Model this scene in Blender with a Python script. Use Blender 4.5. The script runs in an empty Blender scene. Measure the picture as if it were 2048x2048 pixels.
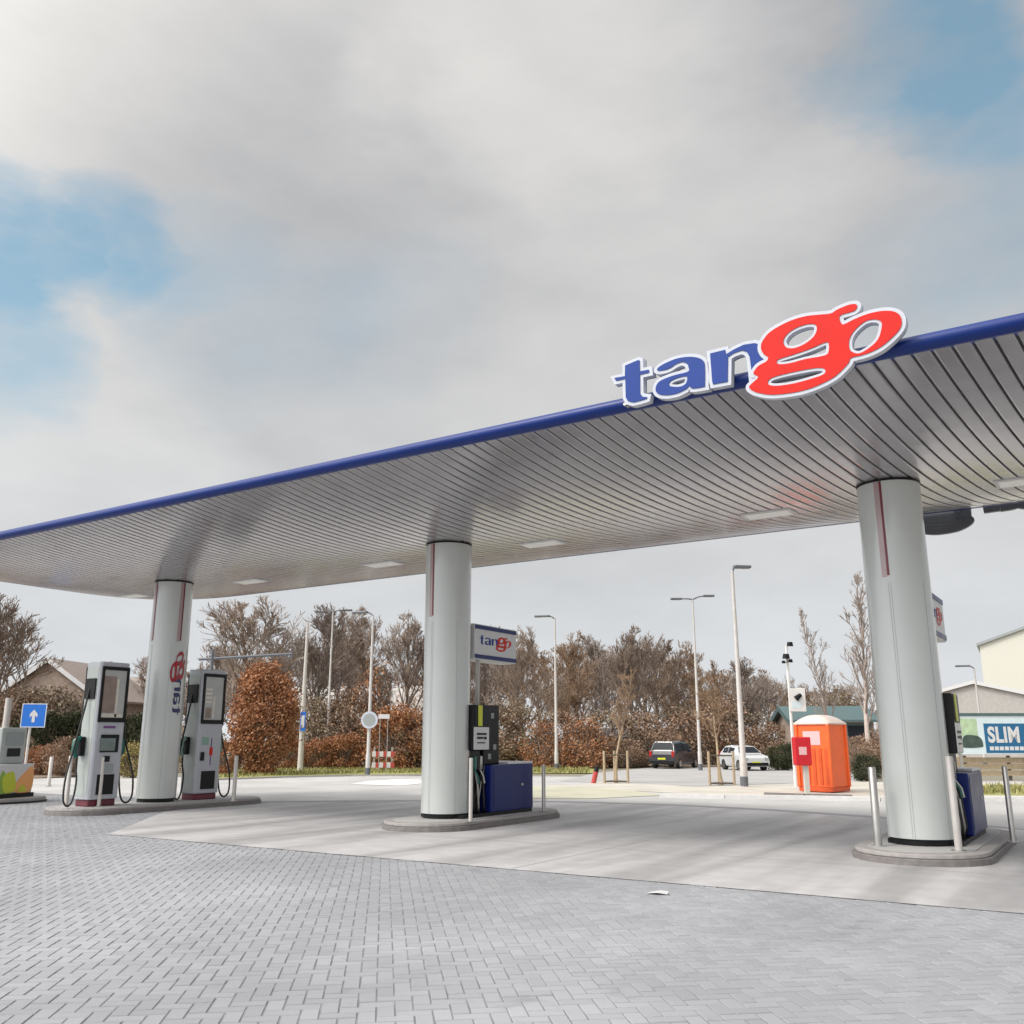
import bpy, bmesh, math, random
import numpy as np
from mathutils import Vector, Matrix
PI = math.pi
R_ = math.radians
sc = bpy.context.scene
C = sc.collection

# ------------------------------------------------------------------ camera
# world: x runs along the canopy, y across it (away from the road), z up, metres
F, PCX, HY, CAMZ, CAMY = 1860.0, 1024.0, 1480.0, 1.5, -14.1
PITCH = math.atan((HY - PCX) / F)
YAW = R_(32.78)
FWD = Vector((-math.sin(YAW), math.cos(YAW), 0)); RGT = Vector((math.cos(YAW), math.sin(YAW), 0))
CAM = Vector((0, CAMY, CAMZ))
cd = bpy.data.cameras.new('camera'); cam = bpy.data.objects.new('camera', cd); C.objects.link(cam)
cam.location = CAM; cam.rotation_euler = (PI/2 + PITCH, 0, YAW)
cd.sensor_width = 36; cd.lens = F/2048*36; cd.clip_start = .1; cd.clip_end = 3000
sc.camera = cam

def ray(x, y):                       # photo pixel (2048 wide) -> direction
    dx = (x-PCX)/F; dy = -(y-PCX)/F
    f = math.cos(PITCH) - dy*math.sin(PITCH); u = math.sin(PITCH) + dy*math.cos(PITCH)
    return RGT*dx + FWD*f + Vector((0, 0, u))
def gp(x, y, z=0.0):                 # point of that pixel on a level plane
    d = ray(x, y); return CAM + d*((z-CAMZ)/d.z)
def dp(x, y, Y):                     # point of that pixel at forward distance Y
    d = ray(x, y); return CAM + d*(Y/d.dot(FWD))
def ztop(p, y):                      # height above p that shows at pixel row y
    lo, hi = -5., 60.
    for _ in range(50):
        m = (lo+hi)/2; q = Vector((p[0], p[1], m)) - CAM
        D = q.dot(FWD)*math.cos(PITCH) + q.z*math.sin(PITCH); U = -q.dot(FWD)*math.sin(PITCH) + q.z*math.cos(PITCH)
        if PCX - F*U/D > y: lo = m
        else: hi = m
    return lo

# ------------------------------------------------------------------ world, sun, exposure
SUN_EL, SUN_AZ = R_(48), R_(212)       # azimuth clockwise from +y
SUN = Vector((math.sin(SUN_AZ)*math.cos(SUN_EL), math.cos(SUN_AZ)*math.cos(SUN_EL), math.sin(SUN_EL)))
w = bpy.data.worlds.new('World'); sc.world = w; w.use_nodes = True
nt = w.node_tree; N = nt.nodes; L = nt.links; N.clear()
def nd(t, **k):
    n = N.new(t)
    for a, b in k.items(): setattr(n, a, b)
    return n
def plug(v, s):
    if isinstance(v, (int, float, tuple)): s.default_value = v
    else: L.new(v, s)
def mth(op, a, b=0.0, c=None, clamp=False):
    n = nd('ShaderNodeMath', operation=op, use_clamp=clamp); plug(a, n.inputs[0]); plug(b, n.inputs[1])
    if c is not None: plug(c, n.inputs[2])
    return n.outputs[0]
def vm(op, a, b):
    n = nd('ShaderNodeVectorMath', operation=op); plug(a, n.inputs[0]); plug(b, n.inputs[1])
    return n.outputs['Value'] if op == 'DOT_PRODUCT' else n.outputs[0]
def mixc(f, a, b):
    n = nd('ShaderNodeMix', data_type='RGBA'); plug(f, n.inputs[0]); plug(a, n.inputs[6]); plug(b, n.inputs[7]); return n.outputs[2]
sky = nd('ShaderNodeTexSky', sky_type='NISHITA', sun_disc=False); sky.sun_elevation = SUN_EL; sky.sun_rotation = SUN_AZ
sky.air_density = 1.0; sky.dust_density = .6
tc = nd('ShaderNodeTexCoord'); D0 = tc.outputs['Generated']
def noise(vec, scale, detail=5, rough=.55):
    n = nd('ShaderNodeTexNoise'); plug(vec, n.inputs['Vector']); n.inputs['Scale'].default_value = scale
    n.inputs['Detail'].default_value = detail; n.inputs['Roughness'].default_value = rough; return n
st = vm('MULTIPLY', D0, (1., 1., 2.3))
nw = noise(st, 3.2, 5, .55)
wob = vm('MULTIPLY', vm('SUBTRACT', nw.outputs['Color'], (.5, .5, .5)), (.30, .30, .20))
DW = vm('NORMALIZE', vm('ADD', D0, wob), (0, 0, 0))
def blob(x, y, deg, amp):
    c = ray(x, y).normalized(); k = 1-math.cos(R_(deg))
    d = vm('DOT_PRODUCT', DW, tuple(c))
    t = mth('DIVIDE', mth('SUBTRACT', d, 1-k), k, clamp=True)
    return mth('MULTIPLY', mth('SMOOTH_MIN', t, 1.0, .3), amp)
def total(bl):
    s = None
    for b in bl: s = blob(*b) if s is None else mth('ADD', s, blob(*b))
    return s
blue = total([(1750, 115, 5.5, .95), (1900, 190, 5.5, .5), (2060, 330, 7, .34), (1980, 500, 8, .26),
              (-10, 480, 5.5, .7), (110, 450, 4.5, .45), (265, 430, 4.5, .7), (400, 500, 4.5, .35), (10, 690, 6.5, .5), (110, 760, 4, .25), (520, 640, 7, .20), (740, 640, 7, .16),
              (-900, 300, 14, .8), (2900, 500, 12, .7)])
n4 = noise(st, 7.0, 6, .6); n5 = noise(st, 13., 5, .6)
blue = mth('MULTIPLY', mth('MINIMUM', blue, 1.0), mth('ADD', .30, mth('MULTIPLY', n4.outputs[0], 1.35)), clamp=True)
lum = total([(1130, 60, 11, .17), (1080, 190, 7, .02), (950, 350, 9, .08), (1350, 370, 10, .09), (1600, 330, 6, .06), (20, 220, 7, .035), (60, 60, 5, .0), (230, 900, 10, .12),
             (700, 240, 9, -.045), (420, 170, 9, -.03), (300, 60, 8, -.03), (820, 560, 10, .0), (1300, 540, 11, .04), (900, 760, 11, .07), (1250, 800, 11, .05), (1500, 90, 8, -.05), (1750, 950, 14, .03)])
n2 = noise(st, 5.5, 5, .5); n3 = noise(st, 1.6, 3, .5)
val = mth('ADD', mth('ADD', .392, mth('MULTIPLY', lum, .62)), mth('ADD', mth('MULTIPLY', mth('ADD', mth('SUBTRACT', n2.outputs[0], .5), mth('MULTIPLY', mth('SUBTRACT', n5.outputs[0], .5), .45)), .125), mth('MULTIPLY', mth('SUBTRACT', n3.outputs[0], .5), .07)))
sep = nd('ShaderNodeSeparateXYZ'); L.new(D0, sep.inputs[0])
hz = mth('SUBTRACT', 1.0, mth('DIVIDE', sep.outputs[2], .62), clamp=True)         # pale towards the horizon
hz = mth('MULTIPLY', hz, hz)
val = mth('ADD', val, mth('MULTIPLY', hz, .24))
fill_glow = mth('MAXIMUM', vm('DOT_PRODUCT', D0, tuple(SUN)), 0.0)                      # unseen sky behind the camera, brightened to light ground and columns
val = mth('ADD', val, mth('MULTIPLY', mth('POWER', fill_glow, 3.2), 2.4))
warm = mth('MULTIPLY', mth('SUBTRACT', val, .34), 4.0, clamp=True)
tint = mixc(warm, (.975, .99, 1.025, 1), (1.022, 1.0, .972, 1))
tint = mixc(mth('MULTIPLY', hz, 1.4, clamp=True), tint, (.965, 1.0, 1.035, 1))
cl = vm('MULTIPLY', tint, mth('MULTIPLY', val, 10.0))
bl = vm('MULTIPLY', sky.outputs[0], (1.1, 1.15, .95))
bl = vm('ADD', bl, (.55, 1.1, 1.4))
col = mixc(mth('MULTIPLY', blue, .9), cl, bl)
bg = nd('ShaderNodeBackground'); bg.inputs[1].default_value = .1; L.new(col, bg.inputs[0])
wo = nd('ShaderNodeOutputWorld'); L.new(bg.outputs[0], wo.inputs[0])
sd = bpy.data.lights.new('sun', 'SUN'); sd.energy = 1.5; sd.angle = R_(14); sd.color = (1, .94, .86)
so = bpy.data.objects.new('sun', sd); C.objects.link(so); so.rotation_euler = SUN.to_track_quat('Z', 'Y').to_euler(); so.location = (0, 0, 40)
vs = sc.view_settings; vs.view_transform = 'Standard'; vs.look = 'None'; vs.exposure = .35; vs.gamma = 1; vs.use_curve_mapping = False

# ------------------------------------------------------------------ materials
M = {}
def mat(name, col, rough=.5, metal=0., var=.0, scale=6., spec=.5, coat=0., emit=None, alpha=1., island=None, bump=0., bscale=40.):
    m = bpy.data.materials.new(name); m.use_nodes = True; t = m.node_tree; b = t.nodes['Principled BSDF']
    b.inputs['Base Color'].default_value = (*col, 1); b.inputs['Roughness'].default_value = rough; b.inputs['Metallic'].default_value = metal
    b.inputs['Specular IOR Level'].default_value = spec; b.inputs['Coat Weight'].default_value = coat
    tcn = t.nodes.new('ShaderNodeTexCoord')
    if island is not None:                      # colour per leaf / per paving block
        g = t.nodes.new('ShaderNodeNewGeometry'); r = t.nodes.new('ShaderNodeValToRGB'); t.links.new(g.outputs['Random Per Island'], r.inputs[0])
        r.color_ramp.elements.remove(r.color_ramp.elements[0])
        for i, (p, c) in enumerate(island):
            e = r.color_ramp.elements[0] if i == 0 else r.color_ramp.elements.new(p)
            e.position = p; e.color = (*c, 1)
        src = r.outputs[0]
    else: src = None
    if var:
        n = t.nodes.new('ShaderNodeTexNoise'); n.inputs['Scale'].default_value = scale; n.inputs['Detail'].default_value = 6; t.links.new(tcn.outputs['Object'], n.inputs[0])
        mr = t.nodes.new('ShaderNodeMapRange'); mr.inputs[1].default_value = .25; mr.inputs[2].default_value = .75; mr.inputs[3].default_value = 1-var; mr.inputs[4].default_value = 1+var; t.links.new(n.outputs[0], mr.inputs[0])
        mx = t.nodes.new('ShaderNodeVectorMath'); mx.operation = 'MULTIPLY'
        if src: t.links.new(src, mx.inputs[0])
        else: mx.inputs[0].default_value = col
        t.links.new(mr.outputs[0], mx.inputs[1]); src = mx.outputs[0]
        m2 = t.nodes.new('ShaderNodeMapRange'); m2.inputs[3].default_value = max(rough-.1, .02); m2.inputs[4].default_value = min(rough+.12, 1); t.links.new(n.outputs[0], m2.inputs[0]); t.links.new(m2.outputs[0], b.inputs['Roughness'])
    if name in ('pavers', 'asphalt'):            # broad wear and a few dark drips on the paving
        for sc_, lo, hi, d_ in ((.45, .40, .62, .91), (2.6, .62, .74, .85)):
            n = t.nodes.new('ShaderNodeTexNoise'); n.inputs['Scale'].default_value = sc_; n.inputs['Detail'].default_value = 7; n.inputs['Distortion'].default_value = .4; t.links.new(tcn.outputs['Object'], n.inputs[0])
            mr = t.nodes.new('ShaderNodeMapRange'); mr.inputs[1].default_value = lo; mr.inputs[2].default_value = hi; mr.inputs[3].default_value = 1.04; mr.inputs[4].default_value = d_; t.links.new(n.outputs[0], mr.inputs[0])
            mx = t.nodes.new('ShaderNodeVectorMath'); mx.operation = 'MULTIPLY'; t.links.new(src, mx.inputs[0]); t.links.new(mr.outputs[0], mx.inputs[1]); src = mx.outputs[0]
    if src: t.links.new(src, b.inputs['Base Color'])
    if bump:
        n = t.nodes.new('ShaderNodeTexNoise'); n.inputs['Scale'].default_value = bscale; n.inputs['Detail'].default_value = 5; t.links.new(tcn.outputs['Object'], n.inputs[0])
        bp = t.nodes.new('ShaderNodeBump'); bp.inputs['Strength'].default_value = bump; bp.inputs['Distance'].default_value = .02; t.links.new(n.outputs[0], bp.inputs['Height']); t.links.new(bp.outputs[0], b.inputs['Normal'])
    if emit: b.inputs['Emission Color'].default_value = (*emit[0], 1); b.inputs['Emission Strength'].default_value = emit[1]
    M[name] = m; return m
mat('soffit_metal', (.51, .497, .515), .20, .58, .04, 3)
mat('soffit_gap', (.055, .055, .06), .7)
mat('fascia_blue', (.003, .024, .17), .36, 0, .05, 2, spec=.35)
mat('roof_sheet', (.45, .46, .47), .5, .3, .1)
mat('column_white', (.545, .57, .56), .16, 0, .03, 2, coat=.4)
mat('reflection_pink', (.40, .29, .30), .2, 0, .05, coat=.3)  # pink reflection of the red stripe, put in as colour
mat('stripe_red', (.16, .012, .03), .3)
mat('seam_grey', (.30, .33, .33), .5)
mat('black', (.008, .008, .010), .45, 0, .1, spec=.25)
mat('rubber', (.02, .02, .02), .55)
mat('white_paint', (.62, .62, .63), .35, 0, .05, 8)
mat('pump_white', (.42, .435, .475), .3, 0, .05, 5, coat=.3)
mat('pump_side', (.40, .435, .42), .35, 0, .05, 5)
mat('logo_blue', (.026, .06, .26), .4, 0, .04, spec=.15)
mat('logo_red', (.62, .022, .016), .4, 0, .04, spec=.15)
mat('decal_red', (.34, .015, .025), .3, 0, .04)
mat('decal_navy', (.014, .022, .10), .3, 0, .04)
mat('logo_edge', (.50, .53, .60), .35, 0, .05)
mat('navy', (.004, .014, .125), .35, 0, .12, 4, spec=.3)
mat('navy_light', (.05, .075, .30), .3, 0, .1, 4)
mat('steel', (.46, .45, .43), .32, .75, .1, 10)
mat('post_white', (.55, .52, .49), .4, 0, .06)
mat('lamp_pole', (.50, .475, .455), .4, .1, .08)
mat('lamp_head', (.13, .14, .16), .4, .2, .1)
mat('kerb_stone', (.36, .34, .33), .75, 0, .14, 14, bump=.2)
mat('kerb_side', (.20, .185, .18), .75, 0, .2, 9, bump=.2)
mat('lamp_glow', (.8, .8, .78), .4, emit=((1, .97, .9), .08))
mat('screen', (.10, .15, .15), .08, 0, .25, 6, coat=1)
mat('screen_pale', (.36, .36, .35), .1, 0, .12, 4, coat=1)
mat('glass_view_brown', (.24, .17, .14), .15, 0, .2, 5)  # brown of the house mirrored in pump glass, as flat colour
mat('glass_view_notice_cream', (.62, .58, .50), .15, 0, .1, 5)
mat('base_red', (.14, .02, .035), .45, 0, .2)
mat('nozzle_green', (.012, .13, .10), .3)
mat('nozzle_pale', (.22, .36, .30), .35)
mat('yellow', (.55, .60, .02), .4)
mat('leaf_green', (.25, .42, .05), .4)
mat('orange_soft', (.85, .38, .12), .4)
mat('purple', (.16, .06, .22), .4)
mat('sign_blue', (.015, .16, .62), .35, 0, .05)
mat('banner_bg', (.62, .72, .76), .5, 0, .06, 3)
mat('banner_blue', (.015, .12, .26), .5)
mat('banner_green', (.42, .55, .36), .5, 0, .2, 5)
mat('banner_dark', (.05, .08, .07), .5, 0, .3, 5)
mat('orange', (.82, .13, .025), .42, 0, .08, 5)
mat('orange_dark', (.60, .085, .015), .45, 0, .08, 5)
mat('potty_roof', (.62, .52, .47), .4, 0, .04)
mat('red_box', (.55, .01, .02), .35, 0, .08)
mat('pale_pink', (.75, .45, .46), .5)
mat('barrier_red', (.45, .06, .05), .5)
mat('wood', (.40, .31, .20), .7, 0, .2, 12)
mat('wood_dark', (.10, .08, .06), .8, 0, .2, 12)
mat('brick', (.31, .24, .20), .8, 0, .22, 3)
mat('roof_tile', (.30, .25, .225), .75, 0, .15, 4)
mat('cream_wall', (.62, .61, .54), .7, 0, .05)
mat('grey_roof', (.42, .40, .385), .7, 0, .1, 3)
mat('teal_roof', (.08, .13, .135), .5, 0, .15)
mat('window_dark', (.02, .024, .03), .4, spec=.12)
mat('window_teal', (.11, .16, .17), .08, coat=.8)
mat('car_black', (.018, .018, .026), .18, 0, .05, coat=.8)
mat('car_white', (.55, .56, .57), .22, 0, .04, coat=.6)
mat('tail_red', (.35, .01, .01), .2)
mat('chrome', (.6, .6, .6), .2, .9)
mat('bark', (.19, .16, .135), .85, 0, .25, 9)
mat('twigs', (.255, .195, .155), .85, 0, .22, 2)
mat('twigs_grey', (.265, .215, .185), .85, 0, .2, 2)
mat('twigs_warm', (.30, .205, .135), .85, 0, .22, 2)
mat('bark_pale', (.46, .38, .34), .8, 0, .2, 9)
RUS = [(0, (.16, .060, .026)), (.35, (.28, .115, .052)), (.7, (.38, .18, .09)), (1, (.47, .28, .17))]
BRN = [(0, (.15, .09, .058)), (.4, (.24, .15, .10)), (.75, (.32, .215, .155)), (1, (.40, .305, .22))]
DRK = [(0, (.018, .026, .014)), (.5, (.04, .05, .024)), (1, (.085, .09, .045))]
YEL = [(0, (.16, .13, .05)), (.5, (.32, .26, .10)), (1, (.44, .38, .17))]
MIX = [(0, (.14, .11, .08)), (.4, (.23, .18, .13)), (.7, (.31, .23, .17)), (1, (.29, .26, .17))]
for n_, i_ in (('leaf_russet', RUS), ('leaf_brown', BRN), ('leaf_dark', DRK), ('leaf_yellow', YEL), ('leaf_mixed', MIX)): mat(n_, (.2, .1, .05), .8, 0, .15, .8, spec=.2, island=i_)
mat('pavers', (.36, .365, .38), .72, 0, .10, .35, spec=.35, island=[(0, (.280, .286, .306)), (.5, (.300, .307, .328)), (1, (.322, .329, .350))], bump=.12, bscale=160)
mat('joint_sand', (.21, .21, .22), .95, 0, .3, 4)
mat('asphalt', (.43, .425, .42), .8, 0, .10, .5)
mat('asphalt_dark', (.38, .375, .37), .8, 0, .12, .5)
mat('gutter', (.26, .26, .27), .8, 0, .15, 2)
mat('sand_verge', (.50, .475, .42), .9, 0, .16, .7)
mat('kerb_white', (.70, .69, .68), .8, 0, .08)
mat('grass_ground', (.30, .30, .10), .9, 0, .3, .8)
mat('grass_pale', (.47, .46, .36), .9, 0, .18, .7)
mat('grass_blades', (.2, .22, .05), .8, island=[(0, (.15, .16, .05)), (.6, (.28, .27, .10)), (1, (.42, .37, .17))])
mat('soil', (.20, .15, .105), .95, 0, .3, .6)
mat('field', (.24, .22, .17), .95, 0, .25, .1)

def concrete():                                # pale slab with tyre and drip stains drawn along the driving lanes
    m = mat('concrete_pad', (.45, .44, .435), .6); t = m.node_tree; b = t.nodes['Principled BSDF']
    tcn = t.nodes.new('ShaderNodeTexCoord'); mp = t.nodes.new('ShaderNodeMapping'); t.links.new(tcn.outputs['Object'], mp.inputs[0])
    mp.inputs['Rotation'].default_value = (0, 0, R_(12)); mp.inputs['Scale'].default_value = (1.25, .13, 1)
    a = t.nodes.new('ShaderNodeTexNoise'); a.inputs['Scale'].default_value = 1.0; a.inputs['Detail'].default_value = 4; a.inputs['Distortion'].default_value = .35; t.links.new(mp.outputs[0], a.inputs[0])
    r = t.nodes.new('ShaderNodeValToRGB'); t.links.new(a.outputs[0], r.inputs[0]); e = r.color_ramp.elements
    e[0].position = .36; e[0].color = (.32, .316, .320, 1); e[1].position = .60; e[1].color = (.495, .487, .492, 1)
    n = t.nodes.new('ShaderNodeTexNoise'); n.inputs['Scale'].default_value = 3; n.inputs['Detail'].default_value = 8; t.links.new(tcn.outputs['Object'], n.inputs[0])
    mr = t.nodes.new('ShaderNodeMapRange'); mr.inputs[1].default_value = .3; mr.inputs[2].default_value = .7; mr.inputs[3].default_value = .90; mr.inputs[4].default_value = 1.08; t.links.new(n.outputs[0], mr.inputs[0])
    x = t.nodes.new('ShaderNodeVectorMath'); x.operation = 'MULTIPLY'; t.links.new(r.outputs[0], x.inputs[0]); t.links.new(mr.outputs[0], x.inputs[1]); t.links.new(x.outputs[0], b.inputs['Base Color'])
concrete()

# ------------------------------------------------------------------ mesh helpers
class MB:
    def __init__(s): s.v = []; s.f = []; s.mi = []; s.sm = []; s.cur = 0; s.smooth = False
    def add(s, vs, fs):
        o = len(s.v); s.v += [tuple(x) for x in vs]
        for f in fs: s.f.append([i+o for i in f]); s.mi.append(s.cur); s.sm.append(s.smooth)
        return s
    def box(s, x0, x1, y0, y1, z0, z1):
        v = [(x0, y0, z0), (x1, y0, z0), (x1, y1, z0), (x0, y1, z0), (x0, y0, z1), (x1, y0, z1), (x1, y1, z1), (x0, y1, z1)]
        return s.add(v, [(3, 2, 1, 0), (4, 5, 6, 7), (0, 1, 5, 4), (1, 2, 6, 5), (2, 3, 7, 6), (3, 0, 4, 7)])
    def rbox(s, c, sz, rz):                     # box turned about z
        n = len(s.v); s.box(-sz[0]/2, sz[0]/2, -sz[1]/2, sz[1]/2, -sz[2]/2, sz[2]/2); ca, sa = math.cos(rz), math.sin(rz)
        for i in range(n, len(s.v)): x, y, z = s.v[i]; s.v[i] = (c[0]+x*ca-y*sa, c[1]+x*sa+y*ca, c[2]+z)
        return s
    def tube(s, pts, rad, n=8, cap=True):
        pts = [Vector(p) for p in pts]; rad = rad if isinstance(rad, (list, tuple)) else [rad]*len(pts); vs = []; fs = []; up = None
        for i, p in enumerate(pts):
            t = (pts[min(i+1, len(pts)-1)] - pts[max(i-1, 0)]).normalized()
            a = t.orthogonal().normalized() if up is None else (up - t*up.dot(t)).normalized(); up = a; b = t.cross(a)
            for k in range(n): q = 2*PI*k/n; vs.append(p + a*math.cos(q)*rad[i] + b*math.sin(q)*rad[i])
        for i in range(len(pts)-1):
            for k in range(n): fs.append((i*n+k, i*n+(k+1) % n, (i+1)*n+(k+1) % n, (i+1)*n+k))
        sm = s.smooth; s.smooth = n > 3; s.add(vs, fs); s.smooth = sm
        if cap: s.add(vs[:n], [tuple(reversed(range(n)))]); s.add(vs[-n:], [tuple(range(n))])
        return s
    def prism(s, poly, z0, z1):                  # upright prism over a plan polygon
        n = len(poly); v = [(x, y, z0) for x, y in poly] + [(x, y, z1) for x, y in poly]
        s.add(v, [tuple(reversed(range(n))), tuple(range(n, 2*n))] + [(i, (i+1) % n, n+(i+1) % n, n+i) for i in range(n)]); return s
    def build(s, name, m, parent=None, bevel=0., loc=None):
        me = bpy.data.meshes.new(name); me.from_pydata(s.v, [], s.f)
        for x in (m if isinstance(m, (list, tuple)) else [m]): me.materials.append(M[x])
        if len(me.polygons) == len(s.mi):
            me.polygons.foreach_set('material_index', s.mi); me.polygons.foreach_set('use_smooth', s.sm)
        if bevel:
            bm = bmesh.new(); bm.from_mesh(me); bmesh.ops.remove_doubles(bm, verts=bm.verts, dist=1e-5)
            es = [e for e in bm.edges if len(e.link_faces) == 2 and e.calc_face_angle(0) > .6]
            bmesh.ops.bevel(bm, geom=es, offset=bevel, segments=2, affect='EDGES', profile=.5, clamp_overlap=True); bm.to_mesh(me); bm.free()
        return link(name, me, parent, loc)
def link(name, me, parent=None, loc=None):
    o = bpy.data.objects.new(name, me); C.objects.link(o); o.parent = parent
    if loc is not None: o.location = loc
    return o
def tag(o, label, cat, group=None, kind=None):
    if label: o['label'] = label
    if cat: o['category'] = cat
    if group: o['group'] = group
    if kind: o['kind'] = kind
    return o
def thing(name, label, cat, loc=(0, 0, 0), rz=0, group=None):
    o = bpy.data.objects.new(name, None); C.objects.link(o); o.location = loc; o.rotation_euler = (0, 0, rz); o.empty_display_size = .2
    return tag(o, label, cat, group)
def kids(o): return [c for c in C.objects if c.parent == o]
def copy_tree(o, parent=None):
    c = o.copy(); C.objects.link(c); c.parent = parent
    for ch in kids(o): copy_tree(ch, c)
    return c
def again(o, label, loc, rz=None, scale=None):
    c = copy_tree(o); c['label'] = label; c.location = loc
    if rz is not None: c.rotation_euler = (0, 0, rz)
    if scale is not None: c.scale = scale if isinstance(scale, (tuple, list)) else (scale,)*3
    return c
def sheet(name, poly, m, z, kind='structure', t=0.0):
    b = MB()
    if t: b.prism(poly, z-t, z)
    else: b.add([(x, y, z) for x, y in poly], [tuple(range(len(poly)))])
    o = b.build(name, m); o['kind'] = kind
    me = o.data
    if not t and me.polygons[0].normal.z < 0: me.flip_normals()
    return o
def fill2d(loops, depth, name='outline'):        # flat shape with holes, thickness along local z
    cu = bpy.data.curves.new(name, 'CURVE'); cu.dimensions = '2D'; cu.fill_mode = 'BOTH'; cu.extrude = depth/2
    for lp in loops:
        sp = cu.splines.new('POLY'); sp.points.add(len(lp)-1); sp.use_cyclic_u = True
        for q, (x, y) in zip(sp.points, lp): q.co = (x, y, 0, 1)
    o = bpy.data.objects.new(name, cu); C.objects.link(o); bpy.context.view_layer.update()
    me = bpy.data.meshes.new_from_object(o); bpy.data.objects.remove(o); bpy.data.curves.remove(cu)
    return me
def text2d(body, size, depth, bold=0., name='lettering'):
    cu = bpy.data.curves.new(name, 'FONT'); cu.body = body; cu.size = size; cu.extrude = depth/2; cu.offset = bold; cu.align_x = 'CENTER'; cu.align_y = 'CENTER'; cu.space_character = 1.02+bold
    o = bpy.data.objects.new(name, cu); C.objects.link(o); bpy.context.view_layer.update()
    me = bpy.data.meshes.new_from_object(o); bpy.data.objects.remove(o); bpy.data.curves.remove(cu)
    return me
def mesh_part(name, me, m, parent, f=None):
    if f: 
        for v in me.vertices: v.co = f(v.co)
    me.materials.clear(); me.materials.append(M[m]); me.update()
    return link(name, me, parent)

# ------------------------------------------------------------------ ground
COLS = (-18.66, -10.52, -2.50)
cam_xy = np.array([0, CAMY]); fw = np.array([FWD.x, FWD.y]); rg = np.array([RGT.x, RGT.y])
def P(x, y, z=0): p = gp(x, y, z); return (p.x, p.y)
o = MB().add([(-450, -250, -.04), (450, -250, -.04), (450, 650, -.04), (-450, 650, -.04)], [(0, 1, 2, 3)]).build('ground', 'field'); o['kind'] = 'structure'
pad = [(9, -4.18), (-14.2, -4.22), (-17.55, -.6), (-18.6, 1.6), P(540, 1606), P(700, 1604), P(950, 1603), P(1150, 1606), P(1350, 1612), P(1550, 1623), P(1740, 1636), P(1960, 1654), (9, 0.5)]
sheet('concrete_forecourt', pad, 'concrete_pad', .006)
jb = MB()
for x in (-14.6, -6.4, 1.6): jb.add([(x-.006, -4.15 if x > -14 else -3.7, .0085), (x+.006, -4.15 if x > -14 else -3.7, .0085), (x+.006, 2.9, .0085), (x-.006, 2.9, .0085)], [(0, 1, 2, 3)])
jb.add([(-16.6, -1.594, .009), (9, -1.594, .009), (9, -1.606, .009), (-16.6, -1.606, .009)], [(3, 2, 1, 0)])
o = jb.build('slab_joints', 'gutter'); o['kind'] = 'structure'
q_ = gp(1315, 1788, .0); t_ = thing('paper_scrap', 'small white scrap of paper lying on the grey blocks', 'litter', (q_.x, q_.y, .004))
MB().add([(-.10, -.06, 0), (.03, -.08, .02), (.11, -.01, .002), (.02, .03, .03), (-.08, .06, .008), (.09, .07, .02)], [(0, 1, 3), (1, 2, 3), (0, 3, 4), (3, 2, 5), (3, 5, 4)]).build('sheet', 'white_paint', t_)
gut = [P(405, 1608), P(540, 1602), P(700, 1600.5), P(950, 1600), P(1150, 1602.5), P(1350, 1608), P(1550, 1618.5), P(1740, 1631), P(1960, 1649), P(2150, 1668), P(2150, 1673)] 
sheet('gutter_strip', gut + pad[4:-1][::-1], 'gutter', -.002)
# grey lane behind the forecourt, reaching to the verges
lane = [(16, -4.0), (-20, -4.0), (-45, 4.5), P(-120, 1560), P(300, 1552), P(700, 1551), P(1000, 1552), P(1200, 1553), P(1600, 1556), P(2100, 1562), P(2600, 1600)]
sheet('lane_paving', lane, 'asphalt', -.012)
sheet('paving_bed', [(16, -17), (16, -3.9), (-15, -3.9), (-19, 1.8), (-40, 3.0), (-40, -17)], 'joint_sand', -.0045)

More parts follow.
